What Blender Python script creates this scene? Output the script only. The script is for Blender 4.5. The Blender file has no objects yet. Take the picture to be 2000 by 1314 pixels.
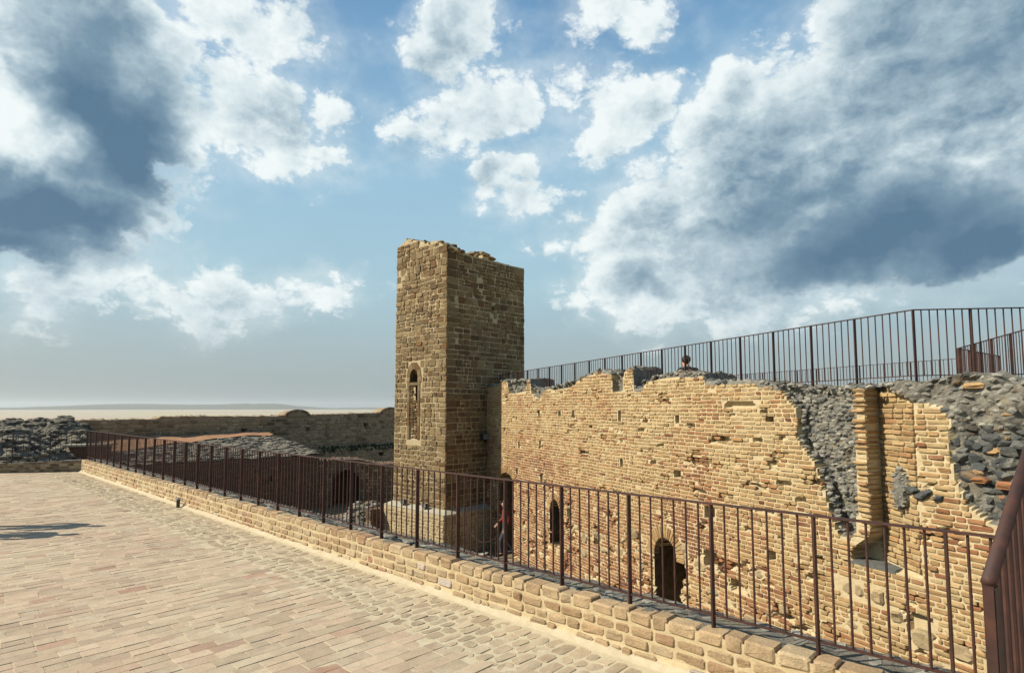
import bpy, bmesh, math, random
from mathutils import Vector, Matrix, noise as MN

# ------------------------------------------------------------------ camera, world, sun, exposure
SC = bpy.context.scene
COL = SC.collection
RAD = math.radians
CAM_Z = 2.05
cam_d = bpy.data.cameras.new('camera')
cam = bpy.data.objects.new('camera', cam_d); COL.objects.link(cam)
cam.location = (0, 0, CAM_Z)
cam.rotation_euler = (RAD(90 + 4.475), 0, 0)
cam_d.sensor_width = 36.0
cam_d.lens = 36.0 * 1150 / 2000
cam_d.shift_y = 0.0245
cam_d.clip_start = 0.05; cam_d.clip_end = 200000
SC.camera = cam

SUN_EL = 40.0
TRAVEL = Vector((0.994, 0.10, 0)).normalized()          # horizontal direction the sunlight travels
sun_d = bpy.data.lights.new('sun', 'SUN'); sun = bpy.data.objects.new('sun', sun_d); COL.objects.link(sun)
sun_d.energy = 5.0; sun_d.angle = RAD(0.55); sun_d.color = (1.0, 0.915, 0.745)
_dir = Vector((TRAVEL.x * math.cos(RAD(SUN_EL)), TRAVEL.y * math.cos(RAD(SUN_EL)), -math.sin(RAD(SUN_EL))))
sun.rotation_euler = _dir.to_track_quat('-Z', 'Y').to_euler()
sun.location = (-30, -5, 30)

SC.view_settings.view_transform = 'Standard'
SC.view_settings.look = 'None'
SC.view_settings.gamma = 1.0
SC.view_settings.use_curve_mapping = False
SC.view_settings.exposure = 0.5
SC.cycles.max_bounces = 6; SC.cycles.diffuse_bounces = 2; SC.cycles.glossy_bounces = 2
SC.cycles.transparent_max_bounces = 4; SC.cycles.volume_bounces = 0
SC.cycles.use_denoising = True

# cloud masses as (azimuth, elevation, half width, half height, roll, weight) in degrees on the sky sphere
CLOUDS = [(-38.5, 22.8, 10.0, 9.6, -25, 1.9), (-39.5, 15.3, 9.0, 4.4, 6, 1.7), (-33.6, 27.4, 6.0, 3.1, -35, 1), (-25.8, 31.8, 8.9, 2.7, 0, 0.8), (-23.0, 25.1, 6.4, 3.7, -15, 1), (-17.9, 23.5, 3.0, 1.3, -10, 0.8), (-26.6, 9.4, 7.6, 2.7, 0, 0.9), (-18.5, 10.6, 4.5, 1.8, 5, 0.8), (-37.0, 13.5, 2.5, 2.3, -30, 0.8), (-31.5, 15.7, 2.4, 1.1, 5, 0.7), (-6.2, 32.9, 3.9, 4.7, -10, 1), (-2.1, 28.4, 8.6, 3.5, 5, 1), (13.7, 27.9, 3.1, 2.3, 20, 0.9), (9.2, 27.1, 4.9, 2.9, 0, 0.8), (9.3, 34.6, 6.3, 2.4, -5, 0.9), (-0.5, 20.8, 4.3, 1.8, 30, 0.8), (26.6, 20.0, 15.5, 9.6, 22, 2.0), (37.5, 24.0, 13.0, 12.4, 0, 2.2), (16.0, 16.6, 11.0, 6.6, 5, 1.5), (31.8, 13.6, 16.0, 5.2, 4, 2.0), (12.9, 11.2, 8.0, 3.1, 0, 1), (21.6, 8.6, 9.0, 1.8, 5, 0.7), (-38.7, 9.2, 7.1, 2.3, 0, 0.6), (-35.9, 11.1, 3.0, 2.4, 0, 0.5)]
DARK = [(32.5, 13.4, 14.0, 4.6, 6, 1.6), (39.5, 11.6, 9.0, 4.0, 4, 1.7), (26.0, 11.6, 7.0, 2.2, 4, 1.1), (25.0, 17.6, 11.3, 6.6, 15, 0.8), (37.7, 25.9, 10.3, 8.9, 0, 0.75), (13.4, 11.4, 5.1, 2.1, 0, 0.75), (19.4, 8.7, 6.6, 1.6, 0, 0.4), (-34.0, 20.8, 9.0, 4.8, -42, 1.9), (-38.5, 14.6, 9.5, 3.2, 0, 1.9), (-41.5, 12.4, 5.5, 2.4, 0, 1.7), (-36.5, 28.0, 5.5, 3.5, -40, 1.0), (-20.1, 33.6, 4.3, 1.6, 0, 0.6), (-24.5, 8.4, 6.2, 1.6, 0, 0.45), (0.0, 27.6, 5.0, 1.7, 0, 0.25), (-39.8, 28.2, 3.5, 3.9, 0, 0.6), (-31.2, 25.8, 3.5, 6.0, -40, 0.6), (-39.0, 8.8, 6.1, 2.3, 0, 0.35)]
BRIGHT = [(-41.5, 21.4, 4.5, 3.0, -15, 1.2), (-41.1, 25.1, 1.7, 1.3, 0, 0.6), (38.3, 18.8, 1.9, 1.5, 0, 0.3)]


class NT:
    """tiny helper to wire node trees"""
    def __init__(s, tree):
        s.t = tree; s.n = tree.nodes; s.l = tree.links
    def _set(s, sock, v):
        if isinstance(v, bpy.types.NodeSocket): s.l.new(v, sock)
        elif v is not None: sock.default_value = v
    def node(s, typ, ins=None, **kw):
        n = s.n.new(typ)
        for k, v in kw.items(): setattr(n, k, v)
        for k, v in (ins or {}).items(): s._set(n.inputs[k], v)
        return n
    def math(s, op, a, b=None, c=None, clamp=False):
        n = s.n.new('ShaderNodeMath'); n.operation = op; n.use_clamp = clamp
        s._set(n.inputs[0], a)
        if b is not None: s._set(n.inputs[1], b)
        if c is not None: s._set(n.inputs[2], c)
        return n.outputs[0]
    def mix(s, f, a, b, blend='MIX'):
        n = s.n.new('ShaderNodeMix'); n.data_type = 'RGBA'; n.blend_type = blend
        s._set(n.inputs[0], f); s._set(n.inputs[6], a); s._set(n.inputs[7], b)
        return n.outputs[2]
    def smooth(s, v, lo, hi, a=0.0, b=1.0):
        n = s.n.new('ShaderNodeMapRange'); n.interpolation_type = 'SMOOTHSTEP'
        s._set(n.inputs[0], v); s._set(n.inputs[1], lo); s._set(n.inputs[2], hi); s._set(n.inputs[3], a); s._set(n.inputs[4], b)
        return n.outputs[0]
    def noise(s, vec, scale, detail=4, rough=0.55, dist=0.0, out=0):
        n = s.n.new('ShaderNodeTexNoise')
        if vec is not None: s._set(n.inputs['Vector'], vec)
        n.inputs['Scale'].default_value = scale; n.inputs['Detail'].default_value = detail
        n.inputs['Roughness'].default_value = rough; n.inputs['Distortion'].default_value = dist
        return n.outputs[out]
    def ramp(s, f, stops, interp='LINEAR'):
        n = s.n.new('ShaderNodeValToRGB'); s._set(n.inputs[0], f); cr = n.color_ramp; cr.interpolation = interp
        while len(cr.elements) < len(stops): cr.elements.new(0.5)
        for e, (p, c) in zip(cr.elements, stops):
            e.position = p; e.color = (*c, 1)
        return n.outputs[0]


def build_world():
    w = bpy.data.worlds.new('World'); SC.world = w; w.use_nodes = True
    g = NT(w.node_tree); g.n.clear()
    out = g.node('ShaderNodeOutputWorld')
    skyt = g.node('ShaderNodeTexSky', sky_type='NISHITA', sun_disc=False)
    skyt.sun_elevation = RAD(SUN_EL)
    skyt.sun_rotation = math.atan2(-TRAVEL.x, -TRAVEL.y)
    skyt.air_density = 1.15; skyt.dust_density = 2.2; skyt.ozone_density = 1.6; skyt.altitude = 200
    d = g.node('ShaderNodeTexCoord').outputs['Generated']
    # domain warp so that the edges are puffy
    wn = g.noise(d, 7.0, 5, 0.6, 0, 1)
    wv = g.node('ShaderNodeVectorMath', {0: wn, 1: (0.5, 0.5, 0.5)}, operation='SUBTRACT').outputs[0]
    wv = g.node('ShaderNodeVectorMath', {0: wv, 'Scale': 0.16}, operation='SCALE').outputs[0]
    dw = g.node('ShaderNodeVectorMath', {0: d, 1: wv}, operation='ADD').outputs[0]
    def field(lst, vec, grow):
        acc = None
        for az, el, rx, ry, roll, amp in lst:
            az, el, roll = RAD(az), RAD(el), RAD(roll)
            c = Vector((math.sin(az) * math.cos(el), math.cos(az) * math.cos(el), math.sin(el)))
            r = Vector((math.cos(az), -math.sin(az), 0)); u = r.cross(c)
            r2 = r * math.cos(roll) + u * math.sin(roll); u2 = u * math.cos(roll) - r * math.sin(roll)
            m = Matrix((r2, u2, -c)).transposed()
            mp = g.node('ShaderNodeMapping', vector_type='TEXTURE')
            g.l.new(vec, mp.inputs['Vector'])
            mp.inputs['Location'].default_value = c
            mp.inputs['Rotation'].default_value = m.to_euler()
            mp.inputs['Scale'].default_value = (RAD(rx) * grow, RAD(ry) * grow, 0.8)
            ln = g.node('ShaderNodeVectorMath', {0: mp.outputs[0]}, operation='LENGTH').outputs['Value']
            v = g.math('MULTIPLY_ADD', ln, -amp, amp)
            if acc is None: acc = v
            else:
                n = g.n.new('ShaderNodeMath'); n.operation = 'SMOOTH_MAX'
                g.l.new(acc, n.inputs[0]); g.l.new(v, n.inputs[1]); n.inputs[2].default_value = 0.25
                acc = n.outputs[0]
        return acc
    sp = g.node('ShaderNodeSeparateXYZ', {0: d})
    # stretched coordinates: cloud texture flattens towards the horizon
    mp = g.node('ShaderNodeMapping', {'Vector': d}); mp.inputs['Scale'].default_value = (1, 1, 1.45)
    q = mp.outputs[0]
    big = g.noise(q, 2.3, 3, 0.5)
    other = g.math('MULTIPLY_ADD', big, 2.6, -1.55)                       # scattered cumulus over the rest of the sky
    away = g.smooth(sp.outputs['Y'], 0.62, 0.35)
    other = g.math('ADD', other, g.math('MULTIPLY_ADD', away, 0.75, -1.2))
    f = g.math('MAXIMUM', field(CLOUDS, dw, 1.15), other)
    def billow(vec):
        """cauliflower texture: inverted cell distances over several octaves, plus soft noise"""
        w = g.noise(vec, 16.0, 4, 0.6, 0, 1)
        w = g.node('ShaderNodeVectorMath', {0: w, 'Scale': 0.05}, operation='SCALE').outputs[0]
        vv = g.node('ShaderNodeVectorMath', {0: vec, 1: w}, operation='ADD').outputs[0]
        vo = g.n.new('ShaderNodeTexVoronoi'); vo.feature = 'F1'; g.l.new(vv, vo.inputs['Vector'])
        vo.inputs['Scale'].default_value = 11.0; vo.inputs['Detail'].default_value = 4.0
        vo.inputs['Roughness'].default_value = 0.54; vo.inputs['Lacunarity'].default_value = 2.3
        return g.math('MULTIPLY_ADD', vo.outputs['Distance'], -1.0, 1.0)
    bl = billow(q)
    n1 = g.noise(q, 7.0, 9, 0.58)
    tex = g.math('ADD', g.math('MULTIPLY_ADD', n1, 1.5, -0.75), g.math("MULTIPLY_ADD", bl, 0.85, 0.10))
    dens = g.math('ADD', f, tex)
    alpha = g.smooth(dens, 0.02, 0.50)
    wisp = g.math('MULTIPLY', g.smooth(g.math('ADD', f, g.math('MULTIPLY_ADD', n1, 2.4, -1.1)), -0.3, 0.7), 0.42)
    alpha = g.math('MAXIMUM', alpha, wisp)
    # relief: the same billows sampled a little towards the sun
    off = (-TRAVEL * 0.020 + Vector((0, 0, 0.022)))
    qs = g.node('ShaderNodeVectorMath', {0: q, 1: off}, operation='ADD').outputs[0]
    relief = g.math('ADD', g.math('MULTIPLY', g.math('SUBTRACT', bl, billow(qs)), 0.7), g.math('MULTIPLY', g.math('SUBTRACT', n1, g.noise(qs, 7.0, 9, 0.58)), 1.1))
    dk = g.math('MAXIMUM', field(DARK, dw, 1.4), 0.0)
    br = g.math('MAXIMUM', field(BRIGHT, dw, 1.25), 0.0)
    thick = g.smooth(dens, 0.2, 1.4)
    soft = g.noise(q, 3.6, 4, 0.5)
    dks = g.smooth(dk, -0.25, 2.0)
    core = g.smooth(dens, 0.1, 0.75, 0.45, 1.0)                           # thin rims stay bright
    sh = g.math('MULTIPLY_ADD', thick, 0.27, g.math('MULTIPLY', g.math('MULTIPLY', dks, core), 0.92))
    sh = g.math('ADD', sh, g.math('MULTIPLY', g.math('MULTIPLY_ADD', soft, 0.7, -0.33), g.smooth(dks, 0.0, 0.9, 1.0, 0.5)))
    sh = g.math('ADD', sh, g.math('MULTIPLY', relief, g.smooth(dks, 0.05, 0.7, -0.58, -0.14)))
    sh = g.math('SUBTRACT', sh, g.math('MULTIPLY', br, 0.62), clamp=True)
    ccol = g.ramp(sh, [(0.0, (0.89, 0.95, 0.95)), (0.2, (0.70, 0.80, 0.83)), (0.42, (0.43, 0.55, 0.62)), (0.7, (0.185, 0.295, 0.39)), (1.0, (0.085, 0.175, 0.275))])
    # clear air: physical sky seen through a thin milky veil that thickens towards the horizon
    veil = g.noise(q, 1.7, 6, 0.6, 0.6)
    veil = g.math('MULTIPLY', g.smooth(veil, 0.25, 0.75, 0.70, 0.92), g.smooth(sp.outputs['Z'], 0.95, 0.45, 0.35, 1.0))
    vcol = g.ramp(sp.outputs['Z'], [(0.0, (0.31, 0.385, 0.40)), (0.09, (0.38, 0.49, 0.525)), (0.2, (0.41, 0.62, 0.71)), (0.38, (0.33, 0.56, 0.73)), (0.6, (0.15, 0.35, 0.60))])
    b0 = g.node('ShaderNodeBackground', {'Color': skyt.outputs[0], 'Strength': 0.072})
    bv = g.node('ShaderNodeBackground', {'Color': vcol, 'Strength': 0.72})
    b1 = g.node('ShaderNodeMixShader', {0: veil, 1: b0.outputs[0], 2: bv.outputs[0]})
    b2 = g.node('ShaderNodeBackground', {'Color': ccol, 'Strength': 0.72})
    fade = g.smooth(sp.outputs['Z'], 0.02, 0.17)                          # far clouds dissolve in the milky air
    alpha = g.math('MULTIPLY', alpha, g.math('MULTIPLY', fade, 0.97))
    mx = g.node('ShaderNodeMixShader', {0: alpha, 1: b1.outputs[0], 2: b2.outputs[0]})
    g.l.new(mx.outputs[0], out.inputs['Surface'])
build_world()

# ------------------------------------------------------------------ materials
def new_mat(name):
    m = bpy.data.materials.new(name); m.use_nodes = True
    g = NT(m.node_tree); p = g.n['Principled BSDF']
    return m, g, p

def masonry_mat(name, stops, smear, smear_amt=0.5, mottling=0.5, bump=0.5, rough=0.92, stain=None, k=0.73):
    """baked clay or cut stone: base tone comes with each piece ('tone'), grain and wear from 3D noise"""
    stops = [(q, tuple(x * k for x in c)) for q, c in stops]; smear = tuple(x * k for x in smear)
    m, g, p = new_mat(name)
    pos = g.node('ShaderNodeNewGeometry').outputs['Position']
    tone = g.node('ShaderNodeAttribute', attribute_name='tone').outputs['Fac']
    c = g.ramp(tone, stops)
    wn = g.node('ShaderNodeTexWhiteNoise', noise_dimensions='1D'); g.l.new(g.math('MULTIPLY', tone, 917.3), wn.inputs['W'])
    val = g.math('MULTIPLY_ADD', wn.outputs['Value'], 0.34, 0.83)
    n1 = g.noise(pos, 9, 6, 0.65)
    n2 = g.noise(pos, 55, 4, 0.6)
    mot = g.math('ADD', g.math('MULTIPLY', n1, mottling), g.math('MULTIPLY', n2, mottling * 0.9))
    mot = g.math('ADD', mot, 1.0 - 0.95 * mottling)
    val = g.math('MULTIPLY', val, mot)
    hv = g.node('ShaderNodeVectorMath', {0: c, 'Scale': val}, operation='SCALE').outputs[0]
    ns = g.noise(pos, 2.6, 8, 0.68)
    sm = g.smooth(ns, 0.50, 0.72, 0, smear_amt)
    c2 = g.mix(sm, hv, (*smear, 1))
    if stain:
        st = g.noise(pos, 1.3, 6, 0.7)
        c2 = g.mix(g.smooth(st, 0.52, 0.7, 0, stain[3]), c2, (*stain[:3], 1))
    g.l.new(c2, p.inputs['Base Color'])
    p.inputs['Roughness'].default_value = rough
    p.inputs['Specular IOR Level'].default_value = 0.25
    bn = g.math('ADD', g.math('MULTIPLY', n2, 0.6), g.math('MULTIPLY', g.noise(pos, 160, 3, 0.6), 0.4))
    b = g.node('ShaderNodeBump', {'Strength': bump, 'Distance': 0.012, 'Height': bn})
    g.l.new(b.outputs[0], p.inputs['Normal'])
    return m

def rough_mat(name, c1, c2, scale=6, bump=0.6, dist=0.02, c3=None, k=0.73):
    c1 = tuple(x * k for x in c1); c2 = tuple(x * k for x in c2); c3 = tuple(x * k for x in c3) if c3 else None
    m, g, p = new_mat(name)
    pos = g.node('ShaderNodeNewGeometry').outputs['Position']
    n1 = g.noise(pos, scale, 8, 0.66)
    n2 = g.noise(pos, scale * 9, 5, 0.65)
    f = g.math('ADD', g.math('MULTIPLY', n1, 0.65), g.math('MULTIPLY', n2, 0.35))
    col = g.ramp(f, [(0.36, c1), (0.62, c2)])
    if c3:
        col = g.mix(g.smooth(g.noise(pos, scale * 0.35, 5, 0.6), 0.5, 0.66, 0, 0.8), col, (*c3, 1))
    g.l.new(col, p.inputs['Base Color'])
    p.inputs['Roughness'].default_value = 0.95; p.inputs['Specular IOR Level'].default_value = 0.2
    b = g.node('ShaderNodeBump', {'Strength': bump, 'Distance': dist, 'Height': f})
    g.l.new(b.outputs[0], p.inputs['Normal'])
    return m

BRICK = masonry_mat('old_brick', [(0.0, (0.50, 0.37, 0.195)), (0.3, (0.455, 0.305, 0.145)), (0.5, (0.41, 0.24, 0.108)), (0.68, (0.37, 0.185, 0.086)), (0.86, (0.30, 0.13, 0.063)), (1.0, (0.19, 0.078, 0.045))], (0.60, 0.48, 0.28), 0.38, 0.8, 0.8)
PARAPET_BRICK = masonry_mat('parapet_brick', [(0.0, (0.52, 0.40, 0.25)), (0.4, (0.47, 0.33, 0.19)), (0.7, (0.41, 0.265, 0.15)), (0.9, (0.38, 0.19, 0.12)), (1.0, (0.55, 0.50, 0.44))], (0.60, 0.50, 0.34), 0.6, 0.95, 1.0)
TILE = masonry_mat('paving_tile', [(0.0, (0.545, 0.44, 0.305)), (0.35, (0.52, 0.40, 0.28)), (0.7, (0.485, 0.355, 0.25)), (0.92, (0.45, 0.305, 0.215)), (1.0, (0.41, 0.245, 0.17))], (0.62, 0.54, 0.40), 0.7, 0.55, 0.35, 0.85, (0.36, 0.285, 0.19, 0.4))
WORN = masonry_mat('worn_paver', [(0.0, (0.53, 0.43, 0.295)), (0.5, (0.49, 0.385, 0.26)), (0.85, (0.43, 0.33, 0.225)), (1.0, (0.36, 0.20, 0.13))], (0.57, 0.50, 0.37), 0.7, 0.6, 0.5)
SANDSTONE = masonry_mat('tower_stone', [(0.0, (0.30, 0.218, 0.112)), (0.35, (0.235, 0.16, 0.078)), (0.6, (0.172, 0.108, 0.05)), (0.8, (0.115, 0.073, 0.037)), (0.92, (0.19, 0.098, 0.038)), (1.0, (0.07, 0.052, 0.034))], (0.34, 0.27, 0.165), 0.3, 0.9, 0.9, 0.92, (0.07, 0.06, 0.042, 0.6), k=0.76)
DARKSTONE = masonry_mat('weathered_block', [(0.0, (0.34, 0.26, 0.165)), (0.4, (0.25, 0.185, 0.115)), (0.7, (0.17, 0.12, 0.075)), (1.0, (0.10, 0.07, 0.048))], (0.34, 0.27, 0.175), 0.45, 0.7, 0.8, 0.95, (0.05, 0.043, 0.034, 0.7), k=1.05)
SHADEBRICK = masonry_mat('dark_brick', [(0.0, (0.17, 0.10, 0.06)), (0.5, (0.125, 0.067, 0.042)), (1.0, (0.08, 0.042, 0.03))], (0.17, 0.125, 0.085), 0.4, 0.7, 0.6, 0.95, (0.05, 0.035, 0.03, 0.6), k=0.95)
SLATE = masonry_mat('rubble_stone', [(0.0, (0.40, 0.375, 0.31)), (0.25, (0.26, 0.25, 0.215)), (0.55, (0.125, 0.128, 0.12)), (0.8, (0.055, 0.062, 0.064)), (0.9, (0.36, 0.25, 0.14)), (1.0, (0.40, 0.21, 0.11))], (0.40, 0.37, 0.30), 0.65, 1.0, 1.0, 0.95)
MORTAR = rough_mat('lime_mortar', (0.55, 0.43, 0.245), (0.72, 0.585, 0.365), 7, 0.7, 0.015)
TOWER_MORTAR = rough_mat('tower_mortar', (0.46, 0.36, 0.21), (0.60, 0.49, 0.31), 8, 0.8, 0.02)
RUBBLE_MORTAR = rough_mat('rubble_mortar', (0.12, 0.115, 0.10), (0.34, 0.315, 0.26), 9, 1.0, 0.04, (0.30, 0.25, 0.17))
FAR_MORTAR = rough_mat('far_mortar', (0.19, 0.14, 0.088), (0.31, 0.235, 0.15), 3, 0.8, 0.03, k=1.05)
JOINT = rough_mat('paving_joint', (0.53, 0.45, 0.30), (0.67, 0.585, 0.415), 8, 0.5, 0.01)
FILLET = rough_mat('mortar_fillet', (0.52, 0.43, 0.285), (0.64, 0.55, 0.39), 10, 0.5, 0.01)
SHADED_CORE = rough_mat('shaded_inner_masonry', (0.065, 0.045, 0.028), (0.17, 0.12, 0.075), 7, 1.0, 0.04)  # brown inner rubble, with the shade inside the openings put into its colour
EARTH = rough_mat('bare_earth', (0.16, 0.125, 0.08), (0.26, 0.21, 0.14), 2.0, 0.6, 0.03)
ORANGE_PAVING = rough_mat('orange_brick_paving', (0.36, 0.185, 0.10), (0.46, 0.265, 0.15), 3, 0.4, 0.02)
PLASTER = rough_mat('old_plaster', (0.40, 0.36, 0.27), (0.50, 0.46, 0.36), 5, 0.6, 0.02)
SILL_GREY = rough_mat('grey_slab', (0.10, 0.105, 0.10), (0.18, 0.18, 0.165), 12, 0.4, 0.01)
PLANT = rough_mat('dry_weeds', (0.05, 0.065, 0.04), (0.10, 0.11, 0.06), 10, 0.8, 0.03)

def rust_mat():
    m, g, p = new_mat('rusty_iron')
    pos = g.node('ShaderNodeNewGeometry').outputs['Position']
    n = g.noise(pos, 14, 8, 0.7); n2 = g.noise(pos, 3, 4, 0.6)
    c = g.ramp(g.math('ADD', g.math('MULTIPLY', n, 0.6), g.math('MULTIPLY', n2, 0.4)), [(0.36, (0.022, 0.010, 0.009)), (0.52, (0.05, 0.018, 0.012)), (0.68, (0.10, 0.035, 0.019))])
    g.l.new(c, p.inputs['Base Color'])
    g.l.new(g.math('MULTIPLY_ADD', n, 0.4, 0.5), p.inputs['Roughness'])
    p.inputs['Metallic'].default_value = 0.15
    b = g.node('ShaderNodeBump', {'Strength': 0.25, 'Distance': 0.003, 'Height': n}); g.l.new(b.outputs[0], p.inputs['Normal'])
    return m
RUST = rust_mat()

def plain_mat(name, col, rough=0.8, metal=0.0, var=0.25):
    m, g, p = new_mat(name)
    pos = g.node('ShaderNodeNewGeometry').outputs['Position']
    n = g.noise(pos, 25, 5, 0.6)
    hv = g.node('ShaderNodeVectorMath', {0: (*col,), 'Scale': g.math('MULTIPLY_ADD', n, var * 2, 1 - var)}, operation='SCALE').outputs[0]
    g.l.new(hv, p.inputs['Base Color']); p.inputs['Roughness'].default_value = rough; p.inputs['Metallic'].default_value = metal
    return m
BLACK_METAL = plain_mat('black_metal', (0.02, 0.02, 0.022), 0.5)
GREY_METAL = plain_mat('grey_metal', (0.30, 0.31, 0.32), 0.4, 0.6)
WOOD = plain_mat('bare_wood', (0.34, 0.22, 0.12), 0.8)
SKIN = plain_mat('skin', (0.45, 0.27, 0.19), 0.6, 0, 0.1)
HAIR = plain_mat('dark_hair', (0.008, 0.007, 0.006), 0.6)
RED_CLOTH = plain_mat('red_cloth', (0.15, 0.022, 0.016), 0.9)
DARK_CLOTH = plain_mat('dark_cloth', (0.025, 0.026, 0.032), 0.9)
JEANS = plain_mat('dark_trousers', (0.035, 0.04, 0.055), 0.9)

# ------------------------------------------------------------------ geometry helpers
class MB:
    """collects vertices and faces; build() links them as ONE mesh object"""
    __slots__ = ('v', 'f', 't', 'mi')
    def __init__(s): s.v = []; s.f = []; s.t = []; s.mi = []
    def add(s, vs, fs, tone=0.5, mi=None):
        o = len(s.v); s.v.extend(vs); s.t.extend([tone] * len(vs))
        s.f.extend([tuple(i + o for i in f) for f in fs])
        s.mi.extend(mi if mi is not None else [0] * len(fs))
    def merge(s, b):
        o = len(s.v); s.v.extend(b.v); s.t.extend(b.t); s.f.extend([tuple(i + o for i in f) for f in b.f]); s.mi.extend(b.mi)
    def centre(s):
        n = len(s.v); return (sum(p[0] for p in s.v) / n, sum(p[1] for p in s.v) / n, sum(p[2] for p in s.v) / n)
    def build(s, name, mats, parent=None, recentre=True, smooth=False):
        me = bpy.data.meshes.new(name)
        pl = parent.matrix_world_loc if False else (tuple(parent['_loc']) if parent is not None else (0, 0, 0))
        c = s.centre() if recentre else pl
        me.from_pydata([(p[0] - c[0], p[1] - c[1], p[2] - c[2]) for p in s.v], [], s.f)
        a = me.attributes.new('tone', 'FLOAT', 'POINT'); a.data.foreach_set('value', s.t)
        mats = mats if isinstance(mats, (list, tuple)) else [mats]
        for m in mats: me.materials.append(m)
        if len(mats) > 1: me.polygons.foreach_set('material_index', s.mi)
        if smooth: me.polygons.foreach_set('use_smooth', [True] * len(me.polygons))
        me.update()
        o = bpy.data.objects.new(name, me); COL.objects.link(o)
        o['_loc'] = [float(x) for x in c]
        o.location = (c[0] - pl[0], c[1] - pl[1], c[2] - pl[2])
        if parent is not None: o.parent = parent
        return o

def thing(name, loc, label=None, cat=None, group=None, kind=None):
    o = bpy.data.objects.new(name, None); COL.objects.link(o); o.location = loc; o['_loc'] = [float(x) for x in loc]
    o.empty_display_size = 0.2
    return tag(o, label, cat, group, kind)

def tag(o, label=None, cat=None, group=None, kind=None):
    if label: o['label'] = label
    if cat: o['category'] = cat
    if group: o['group'] = group
    if kind: o['kind'] = kind
    return o

class Frame:
    """wall frame: s along e, z up, h along the outward normal (floor frames: any e, u, n)"""
    def __init__(s, O, e, u=(0, 0, 1)):
        s.O = Vector(O); s.e = Vector(e).normalized(); s.u = Vector(u).normalized(); s.n = s.e.cross(s.u)
    def __call__(s, a, z, h=0.0):
        O, e, u, n = s.O, s.e, s.u, s.n
        return (O.x + e.x * a + u.x * z + n.x * h, O.y + e.y * a + u.y * z + n.y * h, O.z + e.z * a + u.z * z + n.z * h)

CP, SP = math.cos(RAD(4.475)), math.sin(RAD(4.475))
def project(p):
    """photo pixel (2000 wide) and depth of a world point: used only to rank which pieces show largest"""
    y, z = p[1], p[2] - CAM_Z
    dep = y * CP + z * SP
    if dep < 0.3: return None
    v = z * CP - y * SP
    return 1000 + 1150 * p[0] / dep, 706 - 1150 * v / dep, dep

def rank(b, beyond=False):
    c = b.centre(); q = project(c)
    if q is None: return 0
    x, y, dep = q
    if not (-10 < x < 2010 and -10 < y < 1324): return 0
    if beyond and x > 170 and y > 905 + 0.262 * (x - 177): return 0
    pr = [project(p) for p in b.v]
    if any(r is None for r in pr): return 0
    xs = [r[0] for r in pr]; ys = [r[1] for r in pr]
    return (max(xs) - min(xs)) * (max(ys) - min(ys))

def emit(pieces, name, rest_name, mat, parent, limit=300, beyond=False):
    r = sorted(((rank(b, beyond), i) for i, b in enumerate(pieces)), reverse=True)
    rest = MB(); k = 0
    for a, i in r:
        if k < limit and a > 0:
            pieces[i].build(name, mat, parent); k += 1
        else: rest.merge(pieces[i])
    if rest.v:
        o = rest.build(rest_name, mat, parent, recentre=False); o['kind'] = 'stuff'

def block(M, poly, front, depth, bev, cut, tone, rng, jit=0.004, bulge=0.003):
    """a worn block: rounded corners, bevelled arris, uneven face. poly = quad in (s, z), counter-clockwise"""
    pts = []
    n = len(poly)
    for i in range(n):
        p, a, b = poly[i], poly[i - 1], poly[(i + 1) % n]
        for q in (a, b):
            dx, dz = q[0] - p[0], q[1] - p[1]; L = math.hypot(dx, dz) or 1e-6
            c = min(cut * rng.uniform(0.5, 1.6), L * 0.42)
            pts.append((p[0] + dx / L * c, p[1] + dz / L * c))
    m = len(pts)
    cx = sum(p[0] for p in pts) / m; cz = sum(p[1] for p in pts) / m
    hw = max(abs(p[0] - cx) for p in pts); hh = max(abs(p[1] - cz) for p in pts)
    vs = []
    for s, z in pts: vs.append(M(s, z, front - depth))
    tilt = rng.uniform(-jit, jit); tilt2 = rng.uniform(-jit, jit)
    for s, z in pts:
        vs.append(M(s, z, front - bev + tilt * (s - cx) / hw))
    fx, fz = max(0.2, 1 - bev * 1.3 / hw), max(0.2, 1 - bev * 1.3 / hh)
    for s, z in pts:
        vs.append(M(cx + (s - cx) * fx, cz + (z - cz) * fz, front + tilt * (s - cx) / hw + tilt2 * (z - cz) / hh + rng.uniform(-jit, jit) * 0.6))
    vs.append(M(cx + rng.uniform(-.2, .2) * hw, cz, front + bulge * rng.uniform(-1, 1.5)))
    fs = []
    for i in range(m):
        j = (i + 1) % m
        fs.append((i, j, m + j, m + i)); fs.append((m + i, m + j, 2 * m + j, 2 * m + i)); fs.append((2 * m + i, 2 * m + j, 3 * m))
    b = MB(); b.add(vs, fs, tone); return b

def _ico(sub):
    bm = bmesh.new(); bmesh.ops.create_icosphere(bm, subdivisions=sub, radius=1.0)
    vs = [tuple(v.co) for v in bm.verts]; fs = [tuple(v.index for v in f.verts) for f in bm.faces]; bm.free(); return vs, fs
ICO = {1: _ico(1), 2: _ico(2)}

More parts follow.
